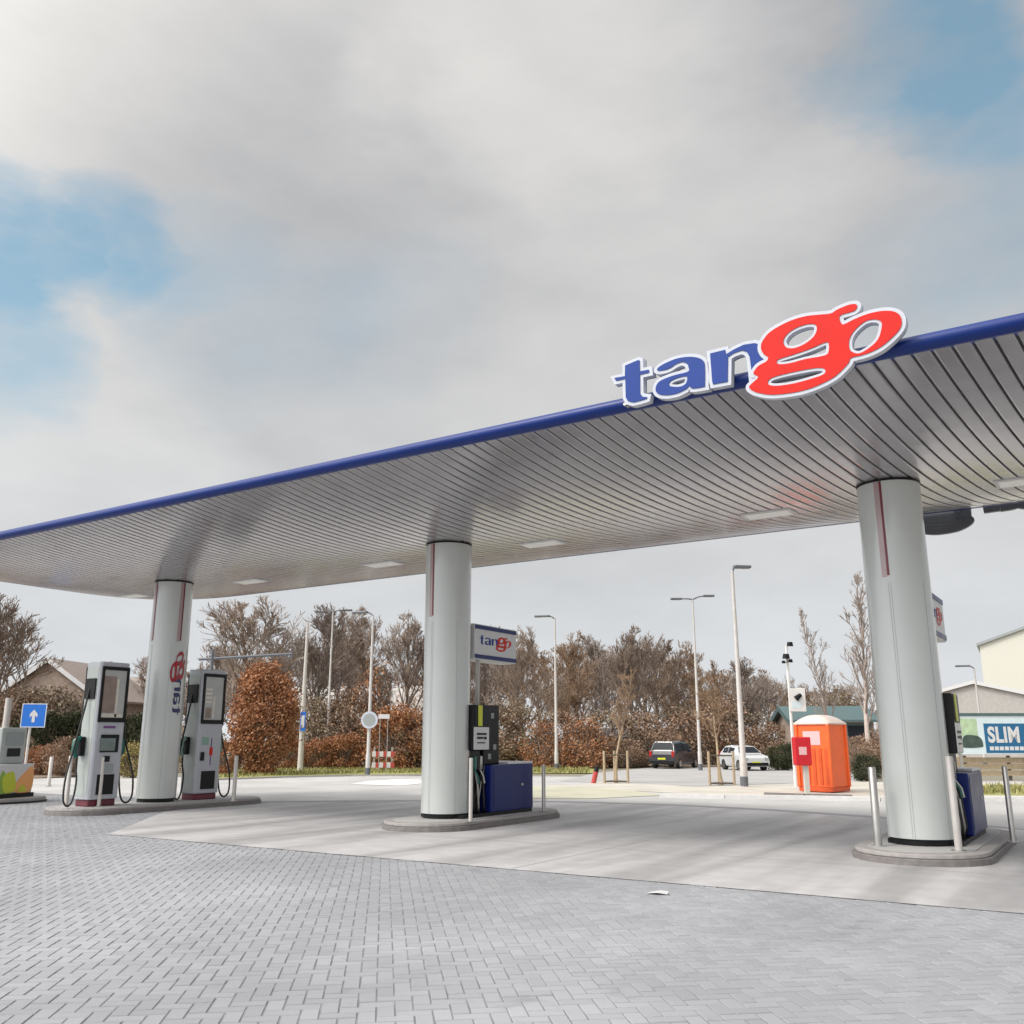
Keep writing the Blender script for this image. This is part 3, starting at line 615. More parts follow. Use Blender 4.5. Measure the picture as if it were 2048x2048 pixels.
# ------------------------------------------------------------------ tall white pumps
def tall_pump(y, label, kind):
    t = thing('tall_pump', label, 'fuel pump', (COLS[0]+.11, y, .15), group='tall white pumps either side of the left column')
    hx, hy, H = .27, .36, 2.78
    b = MB(); b.box(-hx+.05, hx-.05, -hy+.04, hy-.04, 0, .13); b.build('plinth', 'base_red', t, .02)
    b = MB(); b.prism([(-hx, -hy+.05), (-hx+.05, -hy), (hx-.05, -hy), (hx, -hy+.05), (hx, hy-.05), (hx-.05, hy), (-hx+.05, hy), (-hx, hy-.05)], .13, H); b.build('body', 'pump_white', t, .02)
    for s in (-1, 1): MB().box(-hx+.07, hx-.07, s*hy-.006, s*hy+.006, .2, H-.1).build('side_panel', 'pump_side', t)
    for s in (-1, 1):
        def pl(y0, y1, z0, z1, m, nm, a, b_, par=t): q = (s*(hx+a), s*(hx+b_)); return MB().box(min(q), max(q), y0, y1, z0, z1).build(nm, m, par)
        fr = MB(); q = (s*(hx-.002), s*(hx+.03)); q = (min(q), max(q))
        for y0, y1, z0, z1 in ((-.33, .33, 2.62, 2.69), (-.33, .33, 1.60, 1.68), (-.33, -.27, 1.68, 2.62), (.27, .33, 1.68, 2.62)): fr.box(*q, y0, y1, z0, z1)
        fr = fr.build('screen_frame', 'black', t, .006)
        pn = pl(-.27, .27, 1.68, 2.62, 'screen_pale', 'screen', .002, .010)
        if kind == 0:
            pl(-.26, .04, 1.78, 2.50, 'glass_view_brown', 'picture', .0105, .013, pn); pl(.05, .10, 1.70, 2.45, 'glass_view_notice_cream', 'picture', .0105, .013, pn); pl(-.26, .25, 1.69, 1.76, 'glass_view_notice_cream', 'picture', .0105, .013, pn)  # house reflected in the glass, painted on as flat brown and cream
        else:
            for k_ in range(4): pl(-.24, -.05, 2.32-.09*k_, 2.37-.09*k_, 'glass_view_notice_cream', 'picture', .0105, .013, pn)
            pl(-.02, .04, 1.72, 2.2, 'glass_view_notice_cream', 'picture', .0105, .013, pn); pl(-.22, -.05, 1.72, 1.95, 'glass_view_brown', 'picture', .0105, .013, pn)
        if kind == 0:
            pl(-.17, .12, 1.48, 1.53, 'purple', 'lettering_strip', .001, .004)
            k = pl(-.20, .22, 1.02, 1.36, 'black', 'payment_frame', .001, .02); pl(-.21, .14, 1.05, 1.29, 'screen', 'payment_screen', .0205, .024, k)
            pl(-.09, .03, .84, .95, 'black', 'card_reader', .001, .04); pl(-.12, .16, .62, .80, 'seam_grey', 'keypad', .001, .006)
        else:
            pl(.02, .05, .72, 1.30, 'purple', 'lettering_strip', .001, .004); pl(-.01, .08, .93, 1.10, 'logo_red', 'red_mark', .0042, .006)
            pl(-.26, -.17, .82, 1.0, 'black', 'card_reader', .001, .03); pl(-.25, -.05, 1.15, 1.32, 'nozzle_pale', 'notice', .001, .004)
        pl(-.20, .20, .22, .60, 'black', 'vent_panel', .001, .008)
    gm = ('nozzle_green', 'nozzle_pale')[kind]
    for s in (-1, 1):
        MB().box(-.17, .17, min(s*.376, s*.40), max(s*.376, s*.40), 2.05, 2.45).build('grille', 'black', t, .005)
        nb = MB(); nb.box(-.14, .02, min(s*.376, s*.47), max(s*.376, s*.47), .95, 1.32); nb.build('nozzle_holder', 'black', t, .02)
        MB().tube([(-.06, s*.44, 1.30), (-.06, s*.56, 1.24), (-.06, s*.58, 1.02), (-.06, s*.50, .92)], [.05, .06, .055, .03], 8).build('nozzle', gm, nb.v and [o for o in kids(t) if o.name.startswith('nozzle_holder')][-1])
        pts = [(-.06, s*.50, .95), (.02, s*.50, .5), (.05, s*.56, .14), (.08, s*.68, .03), (.10, s*.80, .16), (.08, s*.78, .6), (.0, s*.60, 1.2), (-.02, s*.45, 1.9), (-.02, s*.395, 2.2)]
        sp = [tuple(q) for q in smooth([Vector(p) for p in pts], 5)][:5*(len(pts)-1)]
        MB().tube(sp, .02, 6).build('hose', 'rubber', t)
    t.scale = (1, 1, 1.075); return t
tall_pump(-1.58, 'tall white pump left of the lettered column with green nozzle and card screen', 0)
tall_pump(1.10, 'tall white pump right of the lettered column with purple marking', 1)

# left edge: low kiosk pump with painted base
def kiosk():
    p = gp(-32, 1596, .12); t = thing('kiosk_pump', 'white pump unit with yellow and orange painted base at left edge', 'fuel pump', (p.x, p.y+.35, .12), R_(18))
    MB().box(-.5, .5, -.95, .62, 0, .10).build('base_plate', 'black', t, .01)
    b = MB().box(-.46, .46, -.92, .58, .10, .80).build('painted_base', 'white_paint', t, .03)
    for poly, m in (([(-.6, .14), (-.45, .66), (-.25, .30), (-.2, .14)], 'leaf_green'), ([(-.35, .14), (-.42, .5), (-.12, .62), (.02, .3), (-.05, .14)], 'yellow'), ([(-.05, .14), (.02, .36), (.3, .62), (.54, .72), (.54, .14)], 'orange_soft'), ([(.1, .14), (.22, .3), (.36, .2), (.38, .14)], 'yellow')):
        me = fill2d([smooth(poly, 4)], .006); dd = {'leaf_green': .463, 'yellow': .4655, 'orange_soft': .461}[m]
        mesh_part('painted_leaf', me, m, b, lambda c: Vector((dd+c.z*.3, c.x, c.y)))
    k = MB().box(-.28, .28, -.42, .40, .80, 1.68).build('pump_head', 'pump_side', t, .03)
    MB().box(.281, .30, -.20, .22, .98, 1.18).build('screen', 'black', k, .004); MB().box(.281, .292, -.28, .30, 1.24, 1.58).build('panel', 'seam_grey', k)
    MB().tube([(-.62, .62, -.1), (-.62, .62, 2.45)], .08, 12).build('mast', 'post_white', t)
    isl = thing('service_kerb', 'low kerb island under the painted pump at left edge', 'kerb island', (p.x, p.y+.2, 0), R_(0))
    MB().prism(stadium(.9, -2.6, 1.25), -.03, .12).build('kerb_base', 'kerb_stone', isl, .012); MB().prism(stadium(.93, -2.63, 1.28), -.03, .045).build('kerb_foot', 'rubber', isl)
kiosk()

# ------------------------------------------------------------------ street furniture
def lamp(p, h, label, arms, head=.62, r=.085):
    t = thing('street_lamp', label, 'street lamp', (p[0], p[1], 0), group='street lamps behind the station')
    MB().tube([(0, 0, 0), (0, 0, .9), (0, 0, .95), (0, 0, h)], [r*1.25, r*1.25, r, r*.5], 12).build('pole', 'lamp_pole', t)
    MB().tube([(0, 0, .02), (0, 0, .32)], r*1.32, 12).build('foot', 'lamp_head', t)
    for ang, ln, rise in arms:                   # angle 0 = to the right of the picture
        d = RGT*math.cos(R_(ang)) + FWD*math.sin(R_(ang)); a = MB()
        e = d*ln + Vector((0, 0, h+rise)); a.tube([(0, 0, h-.05), d*ln*.5+Vector((0, 0, h+rise*.6)), e], [r*.5, r*.42, r*.4], 8)
        ar = a.build('arm', 'lamp_head', t)
        hd = MB(); hd.rbox((0, 0, 0), (head, .24, .10), math.atan2(d.y, d.x)); o_ = hd.build('lamp_head', 'lamp_head', ar, .03); o_.location = e + d*head*.4
        lz = MB(); lz.rbox((0, 0, -.052), (head*.7, .16, .012), math.atan2(d.y, d.x)); lz.build('lens', 'screen_pale', o_)
    return t
def lampat(bx, by, ty, *a, **k): p = gp(bx, by); return lamp(p, ztop(p, ty), *a, **k)
lampat(735, 1551, 1229, 'tall street lamp carrying a round pale sign on its pole', [(165, .35, .12)], .75)
lampat(1113, 1540, 1236, 'single arm street lamp right of the middle sign box', [(165, .35, .12)], .85)
lampat(1401, 1541, 1197, 'double headed street lamp beside the dark van', [(180, .62, -.02), (0, .62, .14)], .6)
lampat(1489, 1573, 1140, 'tallest pale street lamp with one head in front of the white car', [(8, .12, .12)], .62, r=.10)
lampat(652, 1534, 1222, 'double arm street lamp half hidden among bare trees', [(185, .5, -.05), (0, .6, .05)], .6)
lampat(1971, 1533, 1335, 'distant single street lamp above the advertising banner', [(165, .3, .1)], .8)
def posts():
    p = gp(600, 1541); h = ztop(p, 1245); t = thing('flag_pole', 'tall tapering white pole right of the russet bush with small blue plate', 'pole', (p.x, p.y, 0))
    MB().tube([(0, 0, 0), (0, 0, h*.35), (0, 0, h)], [.15, .12, .06], 12).build('pole', 'post_white', t)
    q = MB(); z = ztop(p, 1443); q.rbox((.18, -.15, z), (.26, .03, .95), YAW); q.build('plate', 'sign_blue', t); q = MB(); q.rbox((.19, -.172, z), (.16, .02, .6), YAW); q.build('plate_panel', 'white_paint', t)
    p = gp(735, 1551); d = RGT*.02 - FWD*.16; z = ztop(p, 1440)
    t = thing('round_sign', 'round pale sign fixed to a lamp pole before russet shrubs', 'road sign', (p.x+d.x, p.y+d.y, z), YAW)
    MB().tube([(0, .0, 0), (0, -.02, 0)], .37, 28).build('disc', 'logo_edge', t); MB().tube([(0, -.0205, 0), (0, -.026, 0)], .27, 28).build('disc_face', 'seam_grey', t)
    MB().tube([(0, 0, 0), (0, .12, 0)], .03, 8).build('clamp', 'steel', t)
    p = dp(768, 1433, 44); t = thing('name_sign', 'small white name plate on two thin posts among shrubs', 'sign', (p.x, p.y, 0), YAW)
    MB().box(-.26, .26, -.02, .02, p.z-.1, p.z+.1).build('plate', 'white_paint', t); [MB().tube([(x, .03, 0), (x, .03, p.z+.05)], .02, 6).build('post', 'steel', t) for x in (-.18, .18)]
    p = gp(765, 1541); t = thing('road_barrier', 'red and white two rail road barrier beside lamp pole', 'barrier', (p.x, p.y, 0), YAW)
    for z in (ztop(p, 1508), ztop(p, 1530)):
        for i in range(6): MB().box(-.55+i*.19, -.55+(i+1)*.19-.002, -.03, .03, z-.13, z+.13).build('board', ('white_paint', 'barrier_red')[i % 2], t)
    for x in (-.45, .45): MB().box(x-.04, x+.04, .035, .10, 0, 1.15).build('post', 'steel', t)
    p = gp(1187, 1566); t = thing('marker_post', 'short red and white marker post leaning beside young tree', 'marker post', (p.x, p.y, 0), YAW); t.rotation_euler = (0, R_(14), YAW)
    MB().tube([(0, 0, -.02), (0, 0, .40)], .09, 12).build('shaft', 'barrier_red', t); MB().tube([(0, 0, .40), (0, 0, .60)], [.092, .07], 12).build('cap', 'black', t)
    # blue arrow sign
    p = gp(45, 1570); t = thing('arrow_sign', 'blue square sign with white upward arrow on a post', 'road sign', (p.x, p.y, 0), YAW+R_(8)); z0, z1 = ztop(p, 1456), ztop(p, 1406); zc = (z0+z1)/2; hw = (z1-z0)/2*.96
    MB().tube([(0, .05, 0), (0, .05, z1)], .045, 10).build('post', 'post_white', t)
    k = MB().box(-hw+.1, hw+.1, -.02, .0, zc-hw, zc+hw).build('plate', 'sign_blue', t, .004)
    ar = [(-.055, -.26), (.055, -.26), (.055, .0), (.14, -.08), (.14, .06), (0, .22), (-.14, .06), (-.14, -.08), (-.055, .0)]
    mesh_part('arrow', fill2d([[(x*hw*2.2, y*hw*2.2) for x, y in ar]], .006), 'white_paint', k, lambda c: Vector((c.x+.1, -.024-c.z, c.y+zc)))
    rim = MB()
    for a in ((-hw+.1, hw+.1, zc+hw-.03, zc+hw), (-hw+.1, hw+.1, zc-hw, zc-hw+.03), (-hw+.1, -hw+.13, zc-hw+.03, zc+hw-.03), (hw+.07, hw+.1, zc-hw+.03, zc+hw-.03)): rim.box(a[0], a[1], -.0235, -.0205, a[2], a[3])
    rim.build('rim', 'white_paint', k)
    # height gantry
    p = gp(405, 1573); h = ztop(p, 1300); t = thing('height_gantry', 'thin dark height limit gantry behind the second white pump', 'gantry', (p.x, p.y, 0), YAW)
    zb = ztop(p, 1316); MB().tube([(0, 0, 0), (0, 0, h)], .055, 10).build('post', 'lamp_head', t); MB().tube([(-.45, 0, zb-.05), (2.75, 0, zb+.14)], .045, 8).build('bar', 'lamp_head', t)
    MB().tube([(2.72, 0, zb+.2), (2.72, 0, zb-.02)], .04, 8).build('end_stop', 'lamp_head', t)
    # camera mast
    p = gp(1592, 1574); h = ztop(p, 1300); t = thing('camera_mast', 'slim pale mast with dark cameras above the orange toilet cabin', 'camera mast', (p.x, p.y, 0), YAW)
    MB().tube([(0, 0, 0), (0, 0, h+.15)], [.06, .04], 10).build('mast', 'kerb_white', t)
    for x, z, s_ in ((-.06, h-.3, .16), (.1, h+.12, .14), (.08, h-.42, .10), (-.16, h-.45, .08)):
        c_ = MB().tube([(x, -.1, z+.0), (x, -.12, z+s_)], [s_*.8, s_*.6], 10).build('camera_head', 'black', t); MB().tube([(0, -.02, z+.03), (x, -.1, z+.03)], .02, 6).build('camera_arm', 'steel', c_)
    z = ztop(p, 1400); q = MB().box(-.06, .50, -.10, -.05, z-.38, z+.38).build('panel', 'kerb_white', t, .01); MB().box(.02, .36, -.106, -.101, z-.28, z-.02).build('panel_picture', 'banner_bg', q); MB().tube([(.16, -.13, z+.03), (.34, -.13, z+.17)], [.10, .06], 8).build('camera_head', 'black', q)
    # red box on a white post
    p = gp(1612, 1588); t = thing('letter_box', 'red box with pale square on a white post before the cabin', 'box on post', (p.x, p.y, 0), YAW)
    z0, z1 = ztop(p, 1531), ztop(p, 1474); MB().box(-.03, .11, -.07, .07, 0, z0).build('post', 'post_white', t, .01)
    k = MB().box(-.27, .20, -.16, .16, z0, z1).build('box', 'red_box', t, .03); MB().box(-.16, .06, -.166, -.161, z0+.30, z0+.52).build('pale_square', 'pale_pink', k)
posts()
def toilet():
    p = gp(1660, 1586); t = thing('portable_toilet', 'orange portable toilet cabin with white domed roof', 'toilet cabin', (p.x, p.y+.0, 0), YAW+R_(-46)); H = ztop(p, 1447)
    t.location = Vector((p.x, p.y, 0)) + FWD*.75 + RGT*.10; s = .52
    MB().box(-s-.02, s+.02, -s-.02, s+.02, 0.02, .14).build('skid', 'orange_dark', t, .01)
    b = MB().box(-s, s, -s, s, .14, H).build('cabin', 'orange', t, .03)
    r = MB(); r.smooth = True; n = 10; vs = []
    for i in range(n+1):
        for j in range(n+1):
            x, y = -1+2*i/n, -1+2*j/n; vs.append((x*(s+.05), y*(s+.05), H+.02+.25*(1-x*x)**.7*(1-y**6)**.7 if abs(x) < 1 and abs(y) < 1 else H+.02))
    r.add(vs, [(i*(n+1)+j, (i+1)*(n+1)+j, (i+1)*(n+1)+j+1, i*(n+1)+j+1) for i in range(n) for j in range(n)]); r.smooth = False; r.box(-s-.05, s+.05, -s-.05, s+.05, H-.02, H+.02); r.build('roof', 'potty_roof', t)
    # door on the left hand face (-x), ribbed wall on the -y face
    d = MB().box(-s-.022, -s-.001, -.42, .42, .2, H-.12).build('door', 'orange_dark', t, .008); MB().box(-s-.030, -s-.023, -.30, .36, H-.70, H-.28).build('notice', 'glass_view_notice_cream', d); MB().box(-s-.037, -s-.031, -.22, .18, H-.50, H-.40).build('lettering_strip', 'seam_grey', d); MB().box(-s-.05, -s-.023, -.36, -.30, .95, 1.1).build('handle', 'black', d)
    w_ = MB()
    for i in range(5): w_.box(-.44+i*.2, -.34+i*.2, -s-.02, -s-.001, .22, H-.72)
    w_.build('ribs', 'orange_dark', t, .006); MB().box(-.3, .25, -s-.012, -s-.001, H-.62, H-.22).build('notice', 'pale_pink', t)
    for sx in (-1, 1):
        for sy in (-1, 1): MB().box(sx*s-.05, sx*s+.05, sy*s-.05, sy*s+.05, .141, H-.021).build('corner_post', 'orange', t, .015)
toilet()
def young_tree_stakes(px_, py_, label):
    p = gp(px_, py_); t = thing('tree_stakes', label, 'tree stakes', (p.x, p.y, 0), YAW, group='timber stake frames round young trees')
    for x, y in ((-.42, -.12), (.42, -.12), (0, .35)): MB().tube([(x, y, 0), (x, y, 1.12)], .045, 8).build('stake', 'wood', t)
    for a, b_ in (((-.42, -.12), (.42, -.12)), ((.42, -.12), (0, .35)), ((0, .35), (-.42, -.12))):
        for z in (.98, .06): MB().tube([(*a, z), (*b_, z)], .026, 6).build('rail', 'wood_dark', t)
    return p
S1 = young_tree_stakes(1232, 1566, 'pale timber stakes round the young tree left of the dark van')
S2 = young_tree_stakes(1443, 1570, 'darker timber stakes round the young tree between the two lamps')

# ------------------------------------------------------------------ cars
def car(name, label, p, rz, L_, W, H, prof, paint, rear):
    """prof: (x, belt, roof, roofwidth) stations from nose (+) to tail (-)"""
    t = thing(name, label, 'car', (p[0], p[1], 0), rz, group='cars parked across the lane')
    hw = W/2; b = MB(); rings = []
    for x, belt, roof, rw, sill in prof:
        rings.append([(x, -hw*.93, sill), (x, -hw, sill+.12), (x, -hw, belt-.12), (x, -hw*.96, belt), (x, -rw, roof-.05), (x, -rw*.85, roof), (x, rw*.85, roof), (x, rw, roof-.05), (x, hw*.96, belt), (x, hw, belt-.12), (x, hw, sill+.12), (x, hw*.93, sill)])
    n = 12; vs = [v for r in rings for v in r]; fs = [(i*n+k, (i+1)*n+k, (i+1)*n+(k+1) % n, i*n+(k+1) % n) for i in range(len(rings)-1) for k in range(n)]
    fs += [tuple(range(n)), tuple(reversed(range((len(rings)-1)*n, len(rings)*n)))]
    b.add(vs, fs); body = b.build('body', paint, t, .03)
    def panel(nm, q, m, par=t): x = MB(); x.add(q, [(0, 1, 2, 3)]); o_ = x.build(nm, m, par); md = o_.modifiers.new('thick', 'SOLIDIFY'); md.thickness = .012; md.offset = 0; return o_
    cab = [s for s in prof if s[2] > s[1]+.25]
    for s in (-1, 1):
        for a, c in zip(cab[:-1], cab[1:]):
            def q(st, f): y = hw*.96+(st[3]-hw*.96)*f; return (s*(y+.012))
            f0, f1 = .10, .84; za = lambda st, f: st[1]+(st[2]-.05-st[1])*f
            panel('side_window', [(a[0]-.05, q(a, f0), za(a, f0)), (c[0]+.05, q(c, f0), za(c, f0)), (c[0]+.05, q(c, f1), za(c, f1)), (a[0]-.05, q(a, f1), za(a, f1))], 'window_dark')
    for i in range(len(prof)-1):
        a, c = prof[i], prof[i+1]; ra, rc = a[2]-a[1], c[2]-c[1]
        if (ra < .1 and rc > .3) or (ra > .3 and rc < .1):
            lo, hi = (a, c) if ra < .1 else (c, a); sg = 1 if ra < .1 else -1
            nx = Vector((sg*(hi[2]-lo[2]), 0, abs(lo[0]-hi[0]))).normalized()*.02
            pt = lambda f, y: Vector((lo[0]+(hi[0]-lo[0])*f, y, lo[2]+(hi[2]-lo[2])*f)) + nx
            panel('windscreen' if sg > 0 else 'rear_window', [pt(.1, -hw*.82), pt(.1, hw*.82), pt(.88, hi[3]*.8), pt(.88, -hi[3]*.8)], 'window_dark')
    wl = L_*.30
    for x in (wl, -wl):
        for s in (-1, 1):
            w_ = MB().tube([(x, s*(hw-.2), .31), (x, s*(hw+.012), .31)], .31, 20).build('wheel', 'rubber', t); MB().tube([(x, s*(hw+.0125), .31), (x, s*(hw+.02), .31)], .19, 14).build('rim', 'chrome', w_)
    xn, xt = prof[0][0], prof[-1][0]
    for s in (-1, 1):
        MB().box(xn-.08, xn+.015, s*hw*.78-.14, s*hw*.78+.14, .58, .74).build('headlight', 'screen_pale', t, .02); MB().box(xt-.015, xt+.08, s*hw*.84-.09, s*hw*.84+.09, .72, 1.08).build('tail_light', 'tail_red', t, .02)
        MB().box(cab[0][0]-.05, cab[0][0]+.1, s*(hw+.02)-.09, s*(hw+.02)+.09, cab[0][1]+.0, cab[0][1]+.14).build('mirror', paint, t, .03)
    MB().box(xt-.02, xt+.005, -.26, .26, .55, .66).build('number_plate', 'yellow', t); MB().box(xn-.005, xn+.02, -.26, .26, .40, .51).build('number_plate', 'yellow', t)
    MB().box(xt-.03, xt+.05, -hw*.9, hw*.9, .30, .52).build('rear_bumper', 'black' if paint == 'car_black' else paint, t, .03); MB().box(xn-.05, xn+.03, -hw*.9, hw*.9, .28, .46).build('front_bumper', 'black', t, .03)
    t.scale = (.86, .86, .86); return t
vp = gp(1358, 1537)
car('parked_van', 'dark people carrier parked with its tail towards the station', vp + FWD*1.2, YAW + R_(58), 4.4, 1.8, 1.72, [(2.15, .82, .84, .72, .28), (1.95, .92, .95, .74, .24), (1.15, 1.0, 1.03, .76, .24), (.45, 1.02, 1.62, .68, .24), (-.6, 1.03, 1.70, .68, .24), (-1.75, 1.04, 1.66, .67, .24), (-2.0, 1.04, 1.08, .74, .26), (-2.15, .84, .86, .74, .34)], 'car_black', True)
vp = gp(1497, 1541)
car('parked_hatchback', 'small white hatchback parked behind the tall pale lamp', vp + FWD*.9, YAW + R_(-80), 3.7, 1.65, 1.46, [(1.82, .70, .72, .64, .28), (1.62, .84, .87, .68, .22), (.95, .93, .96, .7, .22), (.35, .95, 1.38, .6, .22), (-.5, .96, 1.45, .6, .22), (-1.35, .97, 1.40, .58, .22), (-1.65, .97, 1.0, .68, .24), (-1.82, .74, .76, .68, .32)], 'car_white', False)

# ------------------------------------------------------------------ banner fence and buildings
def banner():
    a, c = dp(1922, 1500, 36.5), dp(2190, 1500, 36.5); ctr = (a+c)/2; t = thing('banner_frame', 'wide pale advertising banner with white block letters on blue', 'banner', (ctr.x, ctr.y, 0), YAW); W = (c-a).length
    z0, z1 = ztop(a, 1508), ztop(a, 1432); p = MB().box(-W/2, W/2, -.02, .02, z0, z1).build('banner_sheet', 'banner_bg', t)
    MB().box(-W/2-.05, W/2+.05, -.05, .05, z1+.002, z1+.11).build('top_rail', 'teal_roof', t)
    for x in (-W/2, 0, W/2): MB().box(x-.05, x+.05, .03, .12, 0, z1+.1).build('post', 'steel', t)
    xa = dp(1972, 1500, 36.5); x0 = (xa-ctr).dot(RGT); y0, y1 = ztop(a, 1506), ztop(a, 1447)
    k = MB().box(x0, W/2-.25, -.030, -.021, y0, y1).build('blue_panel', 'banner_blue', p)
    me = text2d('SLIM', .95, .008, .035); xs = [v.co.x for v in me.vertices]; me_w = max(xs)-min(xs); sx = (dp(2044, 1470, 36.5)-dp(1981, 1470, 36.5)).length/me_w
    zc = (y0+y1)/2+.10; hs = (y1-y0)*.56/(max(v.co.y for v in me.vertices)-min(v.co.y for v in me.vertices)); mn = min(xs)
    mesh_part('lettering', me, 'white_paint', k, lambda c: Vector((x0+.12+(c.x-mn)*sx, -.035-c.z, zc+c.y*hs)))
    for i in range(11): MB().box(x0+.14+i*.19, x0+.14+i*.19+.15, -.037, -.031, y0+.10, y0+.24).build('small_lettering', 'white_paint', k)
    g = MB().box(-W/2+.05, x0-.25, -.026, -.0205, z0+(z1-z0)*.45, z1-.1).build('picture', 'banner_green', p)
    me = fill2d([smooth([(0, 0), (.9, 0), (1.0, .12), (.95, .3), (.75, .42), (.25, .45), (.05, .3)], 4)], .006); mesh_part('picture', me, 'banner_dark', p, lambda c: Vector((-W/2+.05+c.x*.8, -.030-c.z, z0+.25+c.y)))
    f = thing('plank_fence', 'low plank fence below the pale banner', 'fence', (ctr.x+FWD.x*.25, ctr.y+FWD.y*.25, 0), YAW)
    for i, z in enumerate((.18, .42, .66)): MB().box(-W/2-1.5, W/2+2, .06, .10, z, z+.19).build('plank', 'wood', f)
    for i in range(6): x = -W/2-1.4+i*(W+3.3)/5; MB().box(x-.05, x+.05, .101, .20, 0, .92).build('post', 'wood_dark', f)
banner()
def house(name, label, p, rz, w_, d_, eave, ridge, wall='brick', roof='roof_tile', wins=(), trim='white_paint', chim=True):
    t = thing(name, label, 'house', (p[0], p[1], 0), rz)
    b = MB(); b.box(-w_/2, w_/2, 0, d_, -.04, eave); wl = b.build('wall', wall, t)
    for s in (-1, 1):
        g = MB(); x = s*w_/2; x2 = x-s*.2; g.add([(x, 0, eave), (x, d_, eave), (x, d_/2, ridge), (x2, 0, eave), (x2, d_, eave), (x2, d_/2, ridge)], [(0, 1, 2), (5, 4, 3), (0, 3, 4, 1), (1, 4, 5, 2), (2, 5, 3, 0)]); g.build('gable', wall, t)
    r = MB(); e = .35; k = (ridge-eave)/(d_/2)
    for s in (0, 1):
        ya, yb = (-e, d_/2) if s == 0 else (d_+e, d_/2); za = eave-e*k+.06; zb = ridge+.06
        q = [(-w_/2-.3, ya, za), (w_/2+.3, ya, za), (w_/2+.3, yb, zb), (-w_/2-.3, yb, zb)]; r.add(q+[(x, y, z+.14) for x, y, z in q], [(0, 1, 2, 3), (7, 6, 5, 4), (0, 4, 5, 1), (1, 5, 6, 2), (2, 6, 7, 3), (3, 7, 4, 0)])
    rf = r.build('roof', roof, t)
    for s in (-1, 1):
        bb = MB(); x = s*(w_/2+.32)
        for ya, yb in ((-e, d_/2), (d_+e, d_/2)): za = eave-e*k; zb = ridge; bb.add([(x-.03, ya, za-.1), (x+.03, ya, za-.1), (x+.03, yb, zb-.1), (x-.03, yb, zb-.1), (x-.03, ya, za+.22), (x+.03, ya, za+.22), (x+.03, yb, zb+.22), (x-.03, yb, zb+.22)], [(3, 2, 1, 0), (4, 5, 6, 7), (0, 1, 5, 4), (1, 2, 6, 5), (2, 3, 7, 6), (3, 0, 4, 7)])
        bb.build('bargeboard', trim, rf)
    if chim: MB().box(w_*.22, w_*.22+.7, d_/2-.4, d_/2+.4, ridge-.5, ridge+1.0).build('chimney', wall, rf)
    for x, z, ww, hh in wins:
        f = MB().box(x-ww/2, x+ww/2, -.05, .02, z, z+hh).build('window', trim, t); MB().box(x-ww/2+.08, x+ww/2-.08, -.062, -.051, z+.08, z+hh-.08).build('pane', 'window_dark', f)
    return t
p = dp(140, 1500, 72); house('brick_house', 'brown brick house behind the left pump, half hidden by bare tree', p, YAW+R_(10), 8.5, 8, 4.2, ztop(p, 1352), wins=((-2.5, 2.6, 1.3, 1.1), (.6, 2.6, 1.6, 1.1), (3, 2.6, 1.1, 1.1), (-2, .7, 2, 1.4)), chim=False)
p = dp(252, 1500, 66); house('gable_house', 'brick house with white bargeboard showing between pump and lettered column', p, YAW+R_(84), 8, 7.5, 4.1, ztop(p, 1342)+.4, wins=((-2, 2.3, 1.2, 1.1), (2, 2.3, 1.2, 1.1)), chim=False)
a_ = YAW+R_(62); yd = Vector((-math.sin(a_), math.cos(a_), 0))
p = dp(1966, 1500, 95); house('grey_roofed_house', 'low house with broad grey gable behind the banner', p-yd*9, a_, 12, 18, ztop(p, 1420), ztop(p, 1372), 'grey_roof', 'grey_roof', chim=False)
p = dp(1990, 1500, 130); house('cream_hall', 'large cream hall with shallow roof at the right frame edge', p-yd*34, a_, 30, 34, ztop(p, 1308), ztop(p, 1225), 'cream_wall', 'seam_grey', chim=False, trim='seam_grey')
p = dp(1672, 1510, 56); house('teal_shed', 'long low shed with teal roof behind the orange cabin', p, YAW+R_(-4), 4.6, 5, ztop(p, 1443), ztop(p, 1416), 'brick', 'teal_roof', wins=((1.4, 1.5, 1.4, .9), (-1.2, 1.4, 1.2, .9)), chim=False, trim='teal_roof')
p = dp(1300, 1510, 70); house('low_depot', 'low pale building behind the dark van', p, YAW+R_(5), 7, 6, ztop(p, 1478), ztop(p, 1462), 'cream_wall', 'lamp_head', wins=((-1.5, 1, 1.4, .8), (1.2, 1, 1.4, .8)), chim=False)
p = dp(690, 1500, 78); house('dim_brick_house', 'grey brown house just visible through trees beside the white pole', p, YAW+R_(-6), 12, 8, ztop(p, 1440), ztop(p, 1372), 'brick', 'grey_roof', wins=((-2.5, 1.2, 1.5, 1.2), (2, 1.2, 1.5, 1.2)), chim=False)

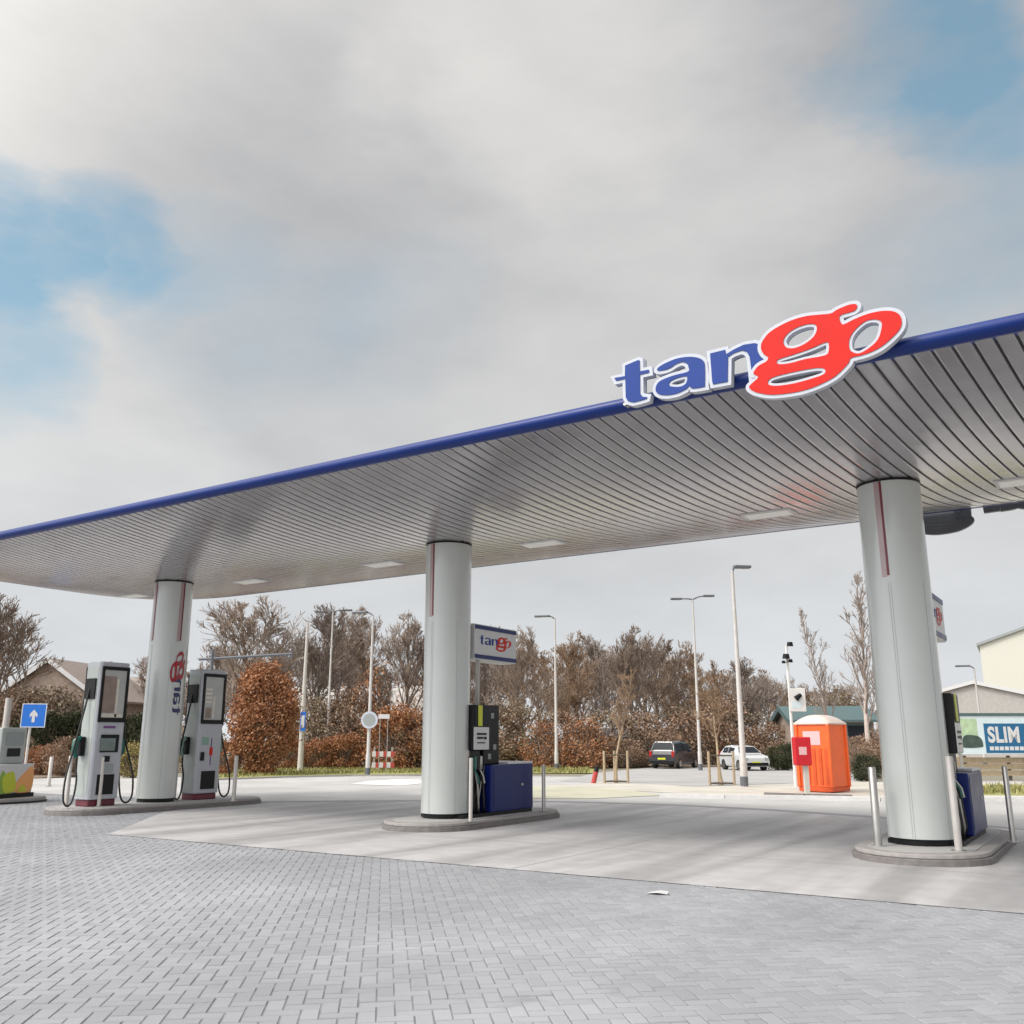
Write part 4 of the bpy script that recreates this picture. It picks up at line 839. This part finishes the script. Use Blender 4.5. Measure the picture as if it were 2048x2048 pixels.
# ------------------------------------------------------------------ trees
def branch_mesh(seed, H, spread, trunk_h, limbs, up=.55, dens=(6, 5, 4), r0=.16, thin=.013, droop=0.):
    rnd = random.Random(seed); tr = MB(); cr = MB()
    def wander(p, d, ln, n, jit):
        pts = [p]; 
        for i in range(n): d = (d + Vector((rnd.gauss(0, jit), rnd.gauss(0, jit), rnd.gauss(0, jit*.6)+.04*up))).normalized(); p = p + d*ln/n; pts.append(p)
        return pts, d
    top, _ = wander(Vector((0, 0, 0)), Vector((0, 0, 1)), H*.82, 7, .07)
    rr = [r0*(1-i/7.6) for i in range(8)]; rr[0] *= 1.35
    tr.tube(top, rr, 8)
    def along(pts, t): f = t*(len(pts)-1); i = min(int(f), len(pts)-2); return pts[i].lerp(pts[i+1], f-i)
    def grow_(p, d, ln, r, lvl):
        pts, _ = wander(p, d, ln, 4 if lvl < 2 else (3 if lvl == 2 else 2), .13 if lvl < 3 else .17)
        n = 5 if lvl == 0 else 3; rad = [max(thin, r*(1-.8*i/(len(pts)-1))) for i in range(len(pts))]
        cr.tube(pts, rad, n, cap=False)
        if lvl >= len(dens): return
        for k in range(dens[lvl]):
            t = rnd.uniform(.22, 1.0); q = along(pts, t); a = rnd.uniform(0, 2*PI); dd = (pts[-1]-pts[0]).normalized(); o1 = dd.orthogonal().normalized(); o2 = dd.cross(o1); s = rnd.uniform(.45, .95)
            nd_ = (dd + (o1*math.cos(a)+o2*math.sin(a))*s + Vector((0, 0, up*.35-droop))).normalized()
            grow_(q, nd_, ln*rnd.uniform(.42, .66)*(1.15-.45*t), max(thin, r*.5), lvl+1)
    for k in range(limbs):
        t = trunk_h + (1-trunk_h)*(k+rnd.random())/limbs; p = along(top, t/1.0 if t < 1 else .99); a = k*2.4+rnd.uniform(-.5, .5); el = up + rnd.uniform(-.15, .25) + .4*t
        d = Vector((math.cos(a), math.sin(a), math.tan(min(max(el, -.2), 1.3)))).normalized(); ln = spread*(1.2-.75*(t-trunk_h)/(1-trunk_h))*rnd.uniform(.8, 1.15)
        grow_(p, d, ln, r0*.45*(1.15-t*.6), 0)
    return tr, cr
def make_tree(name, label, group, spec, tw='twigs', bk='bark'):
    tr, cr = branch_mesh(**spec); t = thing(name, label, 'tree', group=group)
    tr.build('trunk', bk, t); cr.build('crown', tw, t); t['h'] = spec['H']; return t
G1 = 'bare winter trees behind the station'
protos = {
 'round': make_tree('bare_tree', 'x', G1, dict(seed=11, H=8, spread=3.3, trunk_h=.25, limbs=15, up=.6, dens=(7, 6, 5), r0=.17)),
 'dense': make_tree('bare_tree', 'x', G1, dict(seed=23, H=8, spread=3.0, trunk_h=.16, limbs=17, up=.75, dens=(7, 6, 4), r0=.15), 'twigs_grey'),
 'vase': make_tree('bare_tree', 'x', G1, dict(seed=5, H=8, spread=3.5, trunk_h=.22, limbs=13, up=.9, dens=(7, 6, 5), r0=.18)),
 'warm': make_tree('bare_tree', 'x', G1, dict(seed=42, H=8, spread=2.9, trunk_h=.12, limbs=18, up=.7, dens=(7, 6, 4), r0=.13), 'twigs_warm'),
 'slim': make_tree('slim_tree', 'x', G1, dict(seed=8, H=11, spread=1.7, trunk_h=.22, limbs=22, up=1.05, dens=(5, 4, 2), r0=.14, thin=.010), 'twigs_grey', 'bark_pale'),
 'young': make_tree('young_tree', 'x', 'young staked trees on the verge', dict(seed=3, H=4.2, spread=.95, trunk_h=.33, limbs=12, up=1.0, dens=(5, 4, 2), r0=.05, thin=.009), 'twigs_warm', 'wood')}
used = set()
def put(kind, label, loc, h, rz, wide=1.0):
    o = protos[kind]; s = h/o['h']; sca = (s*wide, s*wide, s)
    if kind in used: return again(o, label, loc, rz, sca)
    used.add(kind); o['label'] = label; o.location = loc; o.rotation_euler = (0, 0, rz); o.scale = sca; return o
def tree(kind, label, x, top, Y, wide=1.0, rz=0.):
    p = dp(x, top, Y); return put(kind, label, (p.x, p.y, -.03), p.z*(1.13 if kind == 'slim' else 1), rz, wide)
tree('vase', 'broad bare tree at the left frame edge', 45, 1208, 52, 1.15, .4)
tree('round', 'bare tree rising behind the russet bush', 525, 1200, 62, 1.15, 1.0)
tree('dense', 'bare tree directly behind the white pole', 625, 1205, 58, 1.05, 2.1)
tree('vase', 'spreading bare tree between white pole and round sign', 690, 1235, 66, .95, 3.0)
tree('round', 'low bare tree behind the round sign', 752, 1330, 56, .8, 4.0)
tree('vase', 'open bare tree left of the middle column', 818, 1240, 60, .9, 5.0)
tree('dense', 'bare tree behind the middle sign box', 960, 1258, 62, .95, .2)
tree('round', 'bare tree right of the middle sign box', 1045, 1258, 58, .9, 1.4)
tree('warm', 'brownish bare tree just right of the single arm lamp', 1130, 1275, 66, 1.05, .3)
tree('dense', 'grey bare tree third to the right of the middle sign box', 1190, 1268, 72, 1.0, 2.9)
tree('vase', 'tall fan shaped bare tree above the staked young tree', 1250, 1272, 64, .9, 2.2)
tree('round', 'bare tree left of the double headed lamp', 1310, 1276, 68, 1.0, 5.5)
tree('warm', 'brown bare tree behind the double headed lamp', 1372, 1290, 74, 1.0, 1.9)
tree('warm', 'rounded brown tree between the two tall lamps', 1440, 1330, 66, .95, 4.1)
tree('dense', 'rounded bare tree right of the tallest lamp', 1510, 1318, 64, 1.1, 4.6)
tree('warm', 'low brown tree left of the camera mast', 1570, 1372, 70, 1.0, 3.3)
tree('slim', 'tall thin bare tree close to the nearest column', 1706, 1125, 46, 1.0, .6)
tree('slim', 'shorter thin bare tree above the orange cabin', 1652, 1210, 50, .8, 2.6)
tree('round', 'bare tree behind the teal shed', 1690, 1370, 74, 1.0, 2.0)
tree('dense', 'small bare tree behind the gantry bar', 448, 1290, 72, .9, 3.5)
tree('round', 'bare tree hidden behind the lettered column', 330, 1310, 70, .9, .9)
tree('warm', 'brown tree above the roof of the left house', 215, 1330, 84, 1.0, 2.3)
tree('warm', 'low brown tree behind the middle dispenser', 905, 1300, 74, 1.0, 5.2)
tree('vase', 'bare tree outside the picture beyond the left houses', -160, 1220, 60, 1.1, 1.2)
for i, (x, top, Y) in enumerate(((400, 1330, 95), (480, 1300, 98), (570, 1290, 92), (660, 1290, 96), (740, 1310, 90), (850, 1300, 95), (930, 1300, 92), (1010, 1296, 96), (1080, 1292, 88), (1160, 1292, 94), (1225, 1296, 90), (1285, 1300, 96), (1345, 1310, 92), (1410, 1345, 96), (1475, 1345, 90), (1540, 1350, 95), (1610, 1372, 92))):
    tree(('warm', 'dense', 'round', 'vase')[i % 4], 'bare tree of the far row, seen between the nearer trees', x, top, Y, 1.15, i*1.3)
put('young', 'thin young tree inside the pale timber stakes', (S1.x, S1.y, 0), 4.4, .2, 1.0)
put('young', 'brownish young tree inside the darker timber stakes', (S2.x, S2.y, 0), 4.2, 1.7, 1.1)

def shrub_mesh(seed, n, size, sx, sz, gappy=.5, bottom=.0, fill=0.):
    rnd = random.Random(seed); f = MB(); st_ = MB(); clumps = []
    for _ in range(int(46)):
        a = rnd.uniform(0, 2*PI); z = rnd.uniform(bottom, 1); r = rnd.uniform(.25, 1)**.6*math.sin(math.acos(min(abs(z*2-.95)/1.06, 1)))*1.0; clumps.append(Vector((r*math.cos(a)*sx*.82, r*math.sin(a)*sx*.82, (.05+.9*z)*sz)))
    for c in clumps: st_.tube([(rnd.uniform(-.1, .1), rnd.uniform(-.1, .1), 0), c*.5+Vector((0, 0, .1)), c], [.03, .022, .008], 4, cap=False)
    for i in range(n):
        c = rnd.choice(clumps); k = .25*min(sx, sz)*(.6+.4*gappy); p = c + Vector((rnd.gauss(0, k*.6), rnd.gauss(0, k*.6), rnd.gauss(0, k*.55)))
        if p.z < .02: p.z = rnd.uniform(.02, .3)
        a = Vector((rnd.gauss(0, 1), rnd.gauss(0, 1), rnd.gauss(0, .7))).normalized(); b_ = a.orthogonal().normalized(); c2 = a.cross(b_); s = size*rnd.uniform(.6, 1.4)
        f.add([p-b_*s, p-c2*s*.55, p+b_*s, p+c2*s*.55], [(0, 1, 2, 3)])
    for i in range(int(n*fill)):                # inner leaves so the crown closes
        while True:
            x, y, z = (rnd.uniform(-1, 1) for _ in range(3))
            if x*x+y*y+z*z < 1: break
        p = Vector((x*sx*.92, y*sx*.92, sz*.5+z*sz*.47)); s = size*rnd.uniform(.6, 1.4); a = Vector((rnd.gauss(0, 1), rnd.gauss(0, 1), rnd.gauss(0, .7))).normalized(); b_ = a.orthogonal().normalized(); c2 = a.cross(b_)
        f.add([p-b_*s, p-c2*s*.55, p+b_*s, p+c2*s*.55], [(0, 1, 2, 3)])
    return f, st_
def make_shrub(label, spec, leaf, sh):
    f, s = shrub_mesh(**spec); t = thing('shrub', label, 'shrub', group='winter shrubs and hedges behind the station'); f.build('foliage', leaf, t); s.build('stems', 'twigs', t); t['h'] = sh; return t
beech = make_shrub('large oval russet leaved bush beside the second white pump', dict(seed=1, n=22000, size=.058, sx=1.75, sz=4.9, fill=.5), 'leaf_russet', 4.9)
beech.name = 'beech_bush'; p = gp(520, 1549); beech.location = (p.x, p.y, 0); hb = ztop(p, 1326); beech.scale = (hb/4.9*.98, hb/4.9*.98, hb/4.9)
sp = {'russet': make_shrub('x', dict(seed=2, n=7500, size=.042, sx=1.3, sz=1.9), 'leaf_russet', 1.9), 'brown': make_shrub('x', dict(seed=3, n=6500, size=.042, sx=1.4, sz=2.0), 'leaf_brown', 2.0),
      'dark': make_shrub('x', dict(seed=4, n=9000, size=.042, sx=1.3, sz=1.9, gappy=.8), 'leaf_dark', 1.9), 'yellow': make_shrub('x', dict(seed=5, n=6000, size=.042, sx=1.1, sz=1.6), 'leaf_yellow', 1.6), 'mixed': make_shrub('x', dict(seed=6, n=6500, size=.042, sx=1.4, sz=2.2), 'leaf_mixed', 2.2)}
sp['rsparse'] = make_shrub('x', dict(seed=9, n=3000, size=.05, sx=1.4, sz=2.4, gappy=1.2), 'leaf_russet', 2.4)
sused = set()
def shrub(kind, label, x, base, top, wide=1.0, rz=None):
    p = gp(x, base); h = ztop(p, top); o = sp[kind]; s = h/o['h']; rz = (x*.37) % 6.28; sca = (s*wide, s*wide, s)
    if kind in sused: return again(o, label, p, rz, sca)
    sused.add(kind); o['label'] = label; o.location = p; o.scale = sca; o.rotation_euler = (0, 0, rz)
def row(kind, x0, x1, n, base, top, wide, label):
    for i in range(n):
        x = x0+(x1-x0)*(i+.5)/n; shrub(kind, label[i] if isinstance(label, (list, tuple)) else label, x, base+((i*7) % 5-2)*.6, top+((i*13) % 7-3)*3, wide)
shrub('dark', 'dark evergreen hedge shrub behind the blue arrow sign', 105, 1533, 1432, 1.1)
shrub('dark', 'dark evergreen hedge shrub left of the left white pump', 158, 1533, 1430, 1.0)
shrub('dark', 'dark evergreen hedge shrub behind the left white pump', 212, 1533, 1434, 1.0)
shrub('dark', 'dark evergreen hedge shrub between white pump and lettered column', 268, 1533, 1432, 1.0)
shrub('dark', 'dark evergreen hedge shrub above the painted kiosk', 45, 1533, 1442, 1.0)
shrub('russet', 'low russet shrub between arrow sign and first pale post', 82, 1549, 1492, 1.3)
shrub('brown', 'brown twiggy shrub behind the two pale posts', 128, 1551, 1478, 1.2)
shrub('brown', 'brown shrub at the hose loop of the left pump', 170, 1551, 1490, 1.1)
shrub('mixed', 'mixed brown shrub behind the painted kiosk', 20, 1548, 1470, 1.2)
shrub('yellow', 'yellowish shrub seen between white pump and lettered column', 265, 1555, 1490, 1.0)
shrub('yellow', 'yellowish shrub hidden behind the lettered column', 320, 1553, 1490, 1.0)
shrub('russet', 'russet shrub below the right side of the oval bush', 572, 1538, 1478, 1.0)
shrub('russet', 'russet shrub at the foot of the oval bush on its left', 450, 1549, 1485, 1.1)
shrub('russet', 'russet shrub right of the white pole', 640, 1537, 1478, 1.3)
shrub('russet', 'russet shrub between white pole and round sign', 690, 1537, 1470, 1.2)
shrub('brown', 'taller brown shrub left of the round sign', 705, 1533, 1388, 1.0)
shrub('rsparse', 'tall russet shrub behind the round sign', 752, 1533, 1352, .8)
shrub('russet', 'dark russet shrub behind the red and white barrier', 790, 1538, 1418, 1.1)
shrub('brown', 'brown shrub beside the foot of the middle column', 838, 1538, 1440, 1.1)
shrub('mixed', 'mixed brown shrub behind the white pole', 620, 1533, 1400, 1.2)
shrub('mixed', 'mixed shrub behind the middle column', 880, 1532, 1410, 1.2)
shrub('brown', 'brown shrub behind the black hose mast of the middle dispenser', 985, 1534, 1420, 1.2)
shrub('mixed', 'mixed shrub right of the middle dispenser', 1035, 1534, 1410, 1.2)
shrub('rsparse', 'russet shrub left of the single arm lamp', 1085, 1536, 1448, 1.2)
shrub('brown', 'brown shrub right of the single arm lamp', 1130, 1534, 1430, 1.2)
shrub('rsparse', 'reddish shrub behind the leaning red marker', 1172, 1536, 1440, 1.3)
shrub('mixed', 'mixed shrub behind the pale timber stakes', 1225, 1533, 1425, 1.3)
shrub('brown', 'brown shrub left of the dark van', 1285, 1533, 1430, 1.3)
shrub('brown', 'low brown shrub in front of the pale depot', 1262, 1535, 1482, 1.4)
shrub('mixed', 'mixed brown shrub behind the dark van', 1350, 1527, 1420, 1.4)
shrub('brown', 'brown shrub between the two tall lamps', 1430, 1529, 1400, 1.2)
shrub('mixed', 'mixed shrub behind the small white hatchback', 1480, 1527, 1420, 1.4)
shrub('brown', 'brown shrub right of the small white hatchback', 1545, 1530, 1450, 1.3)
shrub('dark', 'low dark hedge shrub left of the red box', 1572, 1540, 1490, 1.4)
shrub('brown', 'brown hedge shrub right of the orange cabin', 1720, 1545, 1478, 1.3)
shrub('dark', 'dark hedge shrub between orange cabin and nearest column', 1735, 1562, 1512, 1.3)
shrub('mixed', 'russet brown shrub above the roof of the orange cabin', 1670, 1526, 1385, 1.2)
shrub('brown', 'brown shrub hidden behind the nearest column', 1800, 1540, 1450, 1.3)
shrub('mixed', 'mixed shrub behind the second white pump', 385, 1540, 1440, 1.2)
shrub('mixed', 'greenish brown shrub below the left bare tree', 75, 1529, 1380, 1.3)
shrub('brown', 'brown shrub at the foot of the left bare tree', 5, 1530, 1385, 1.3)
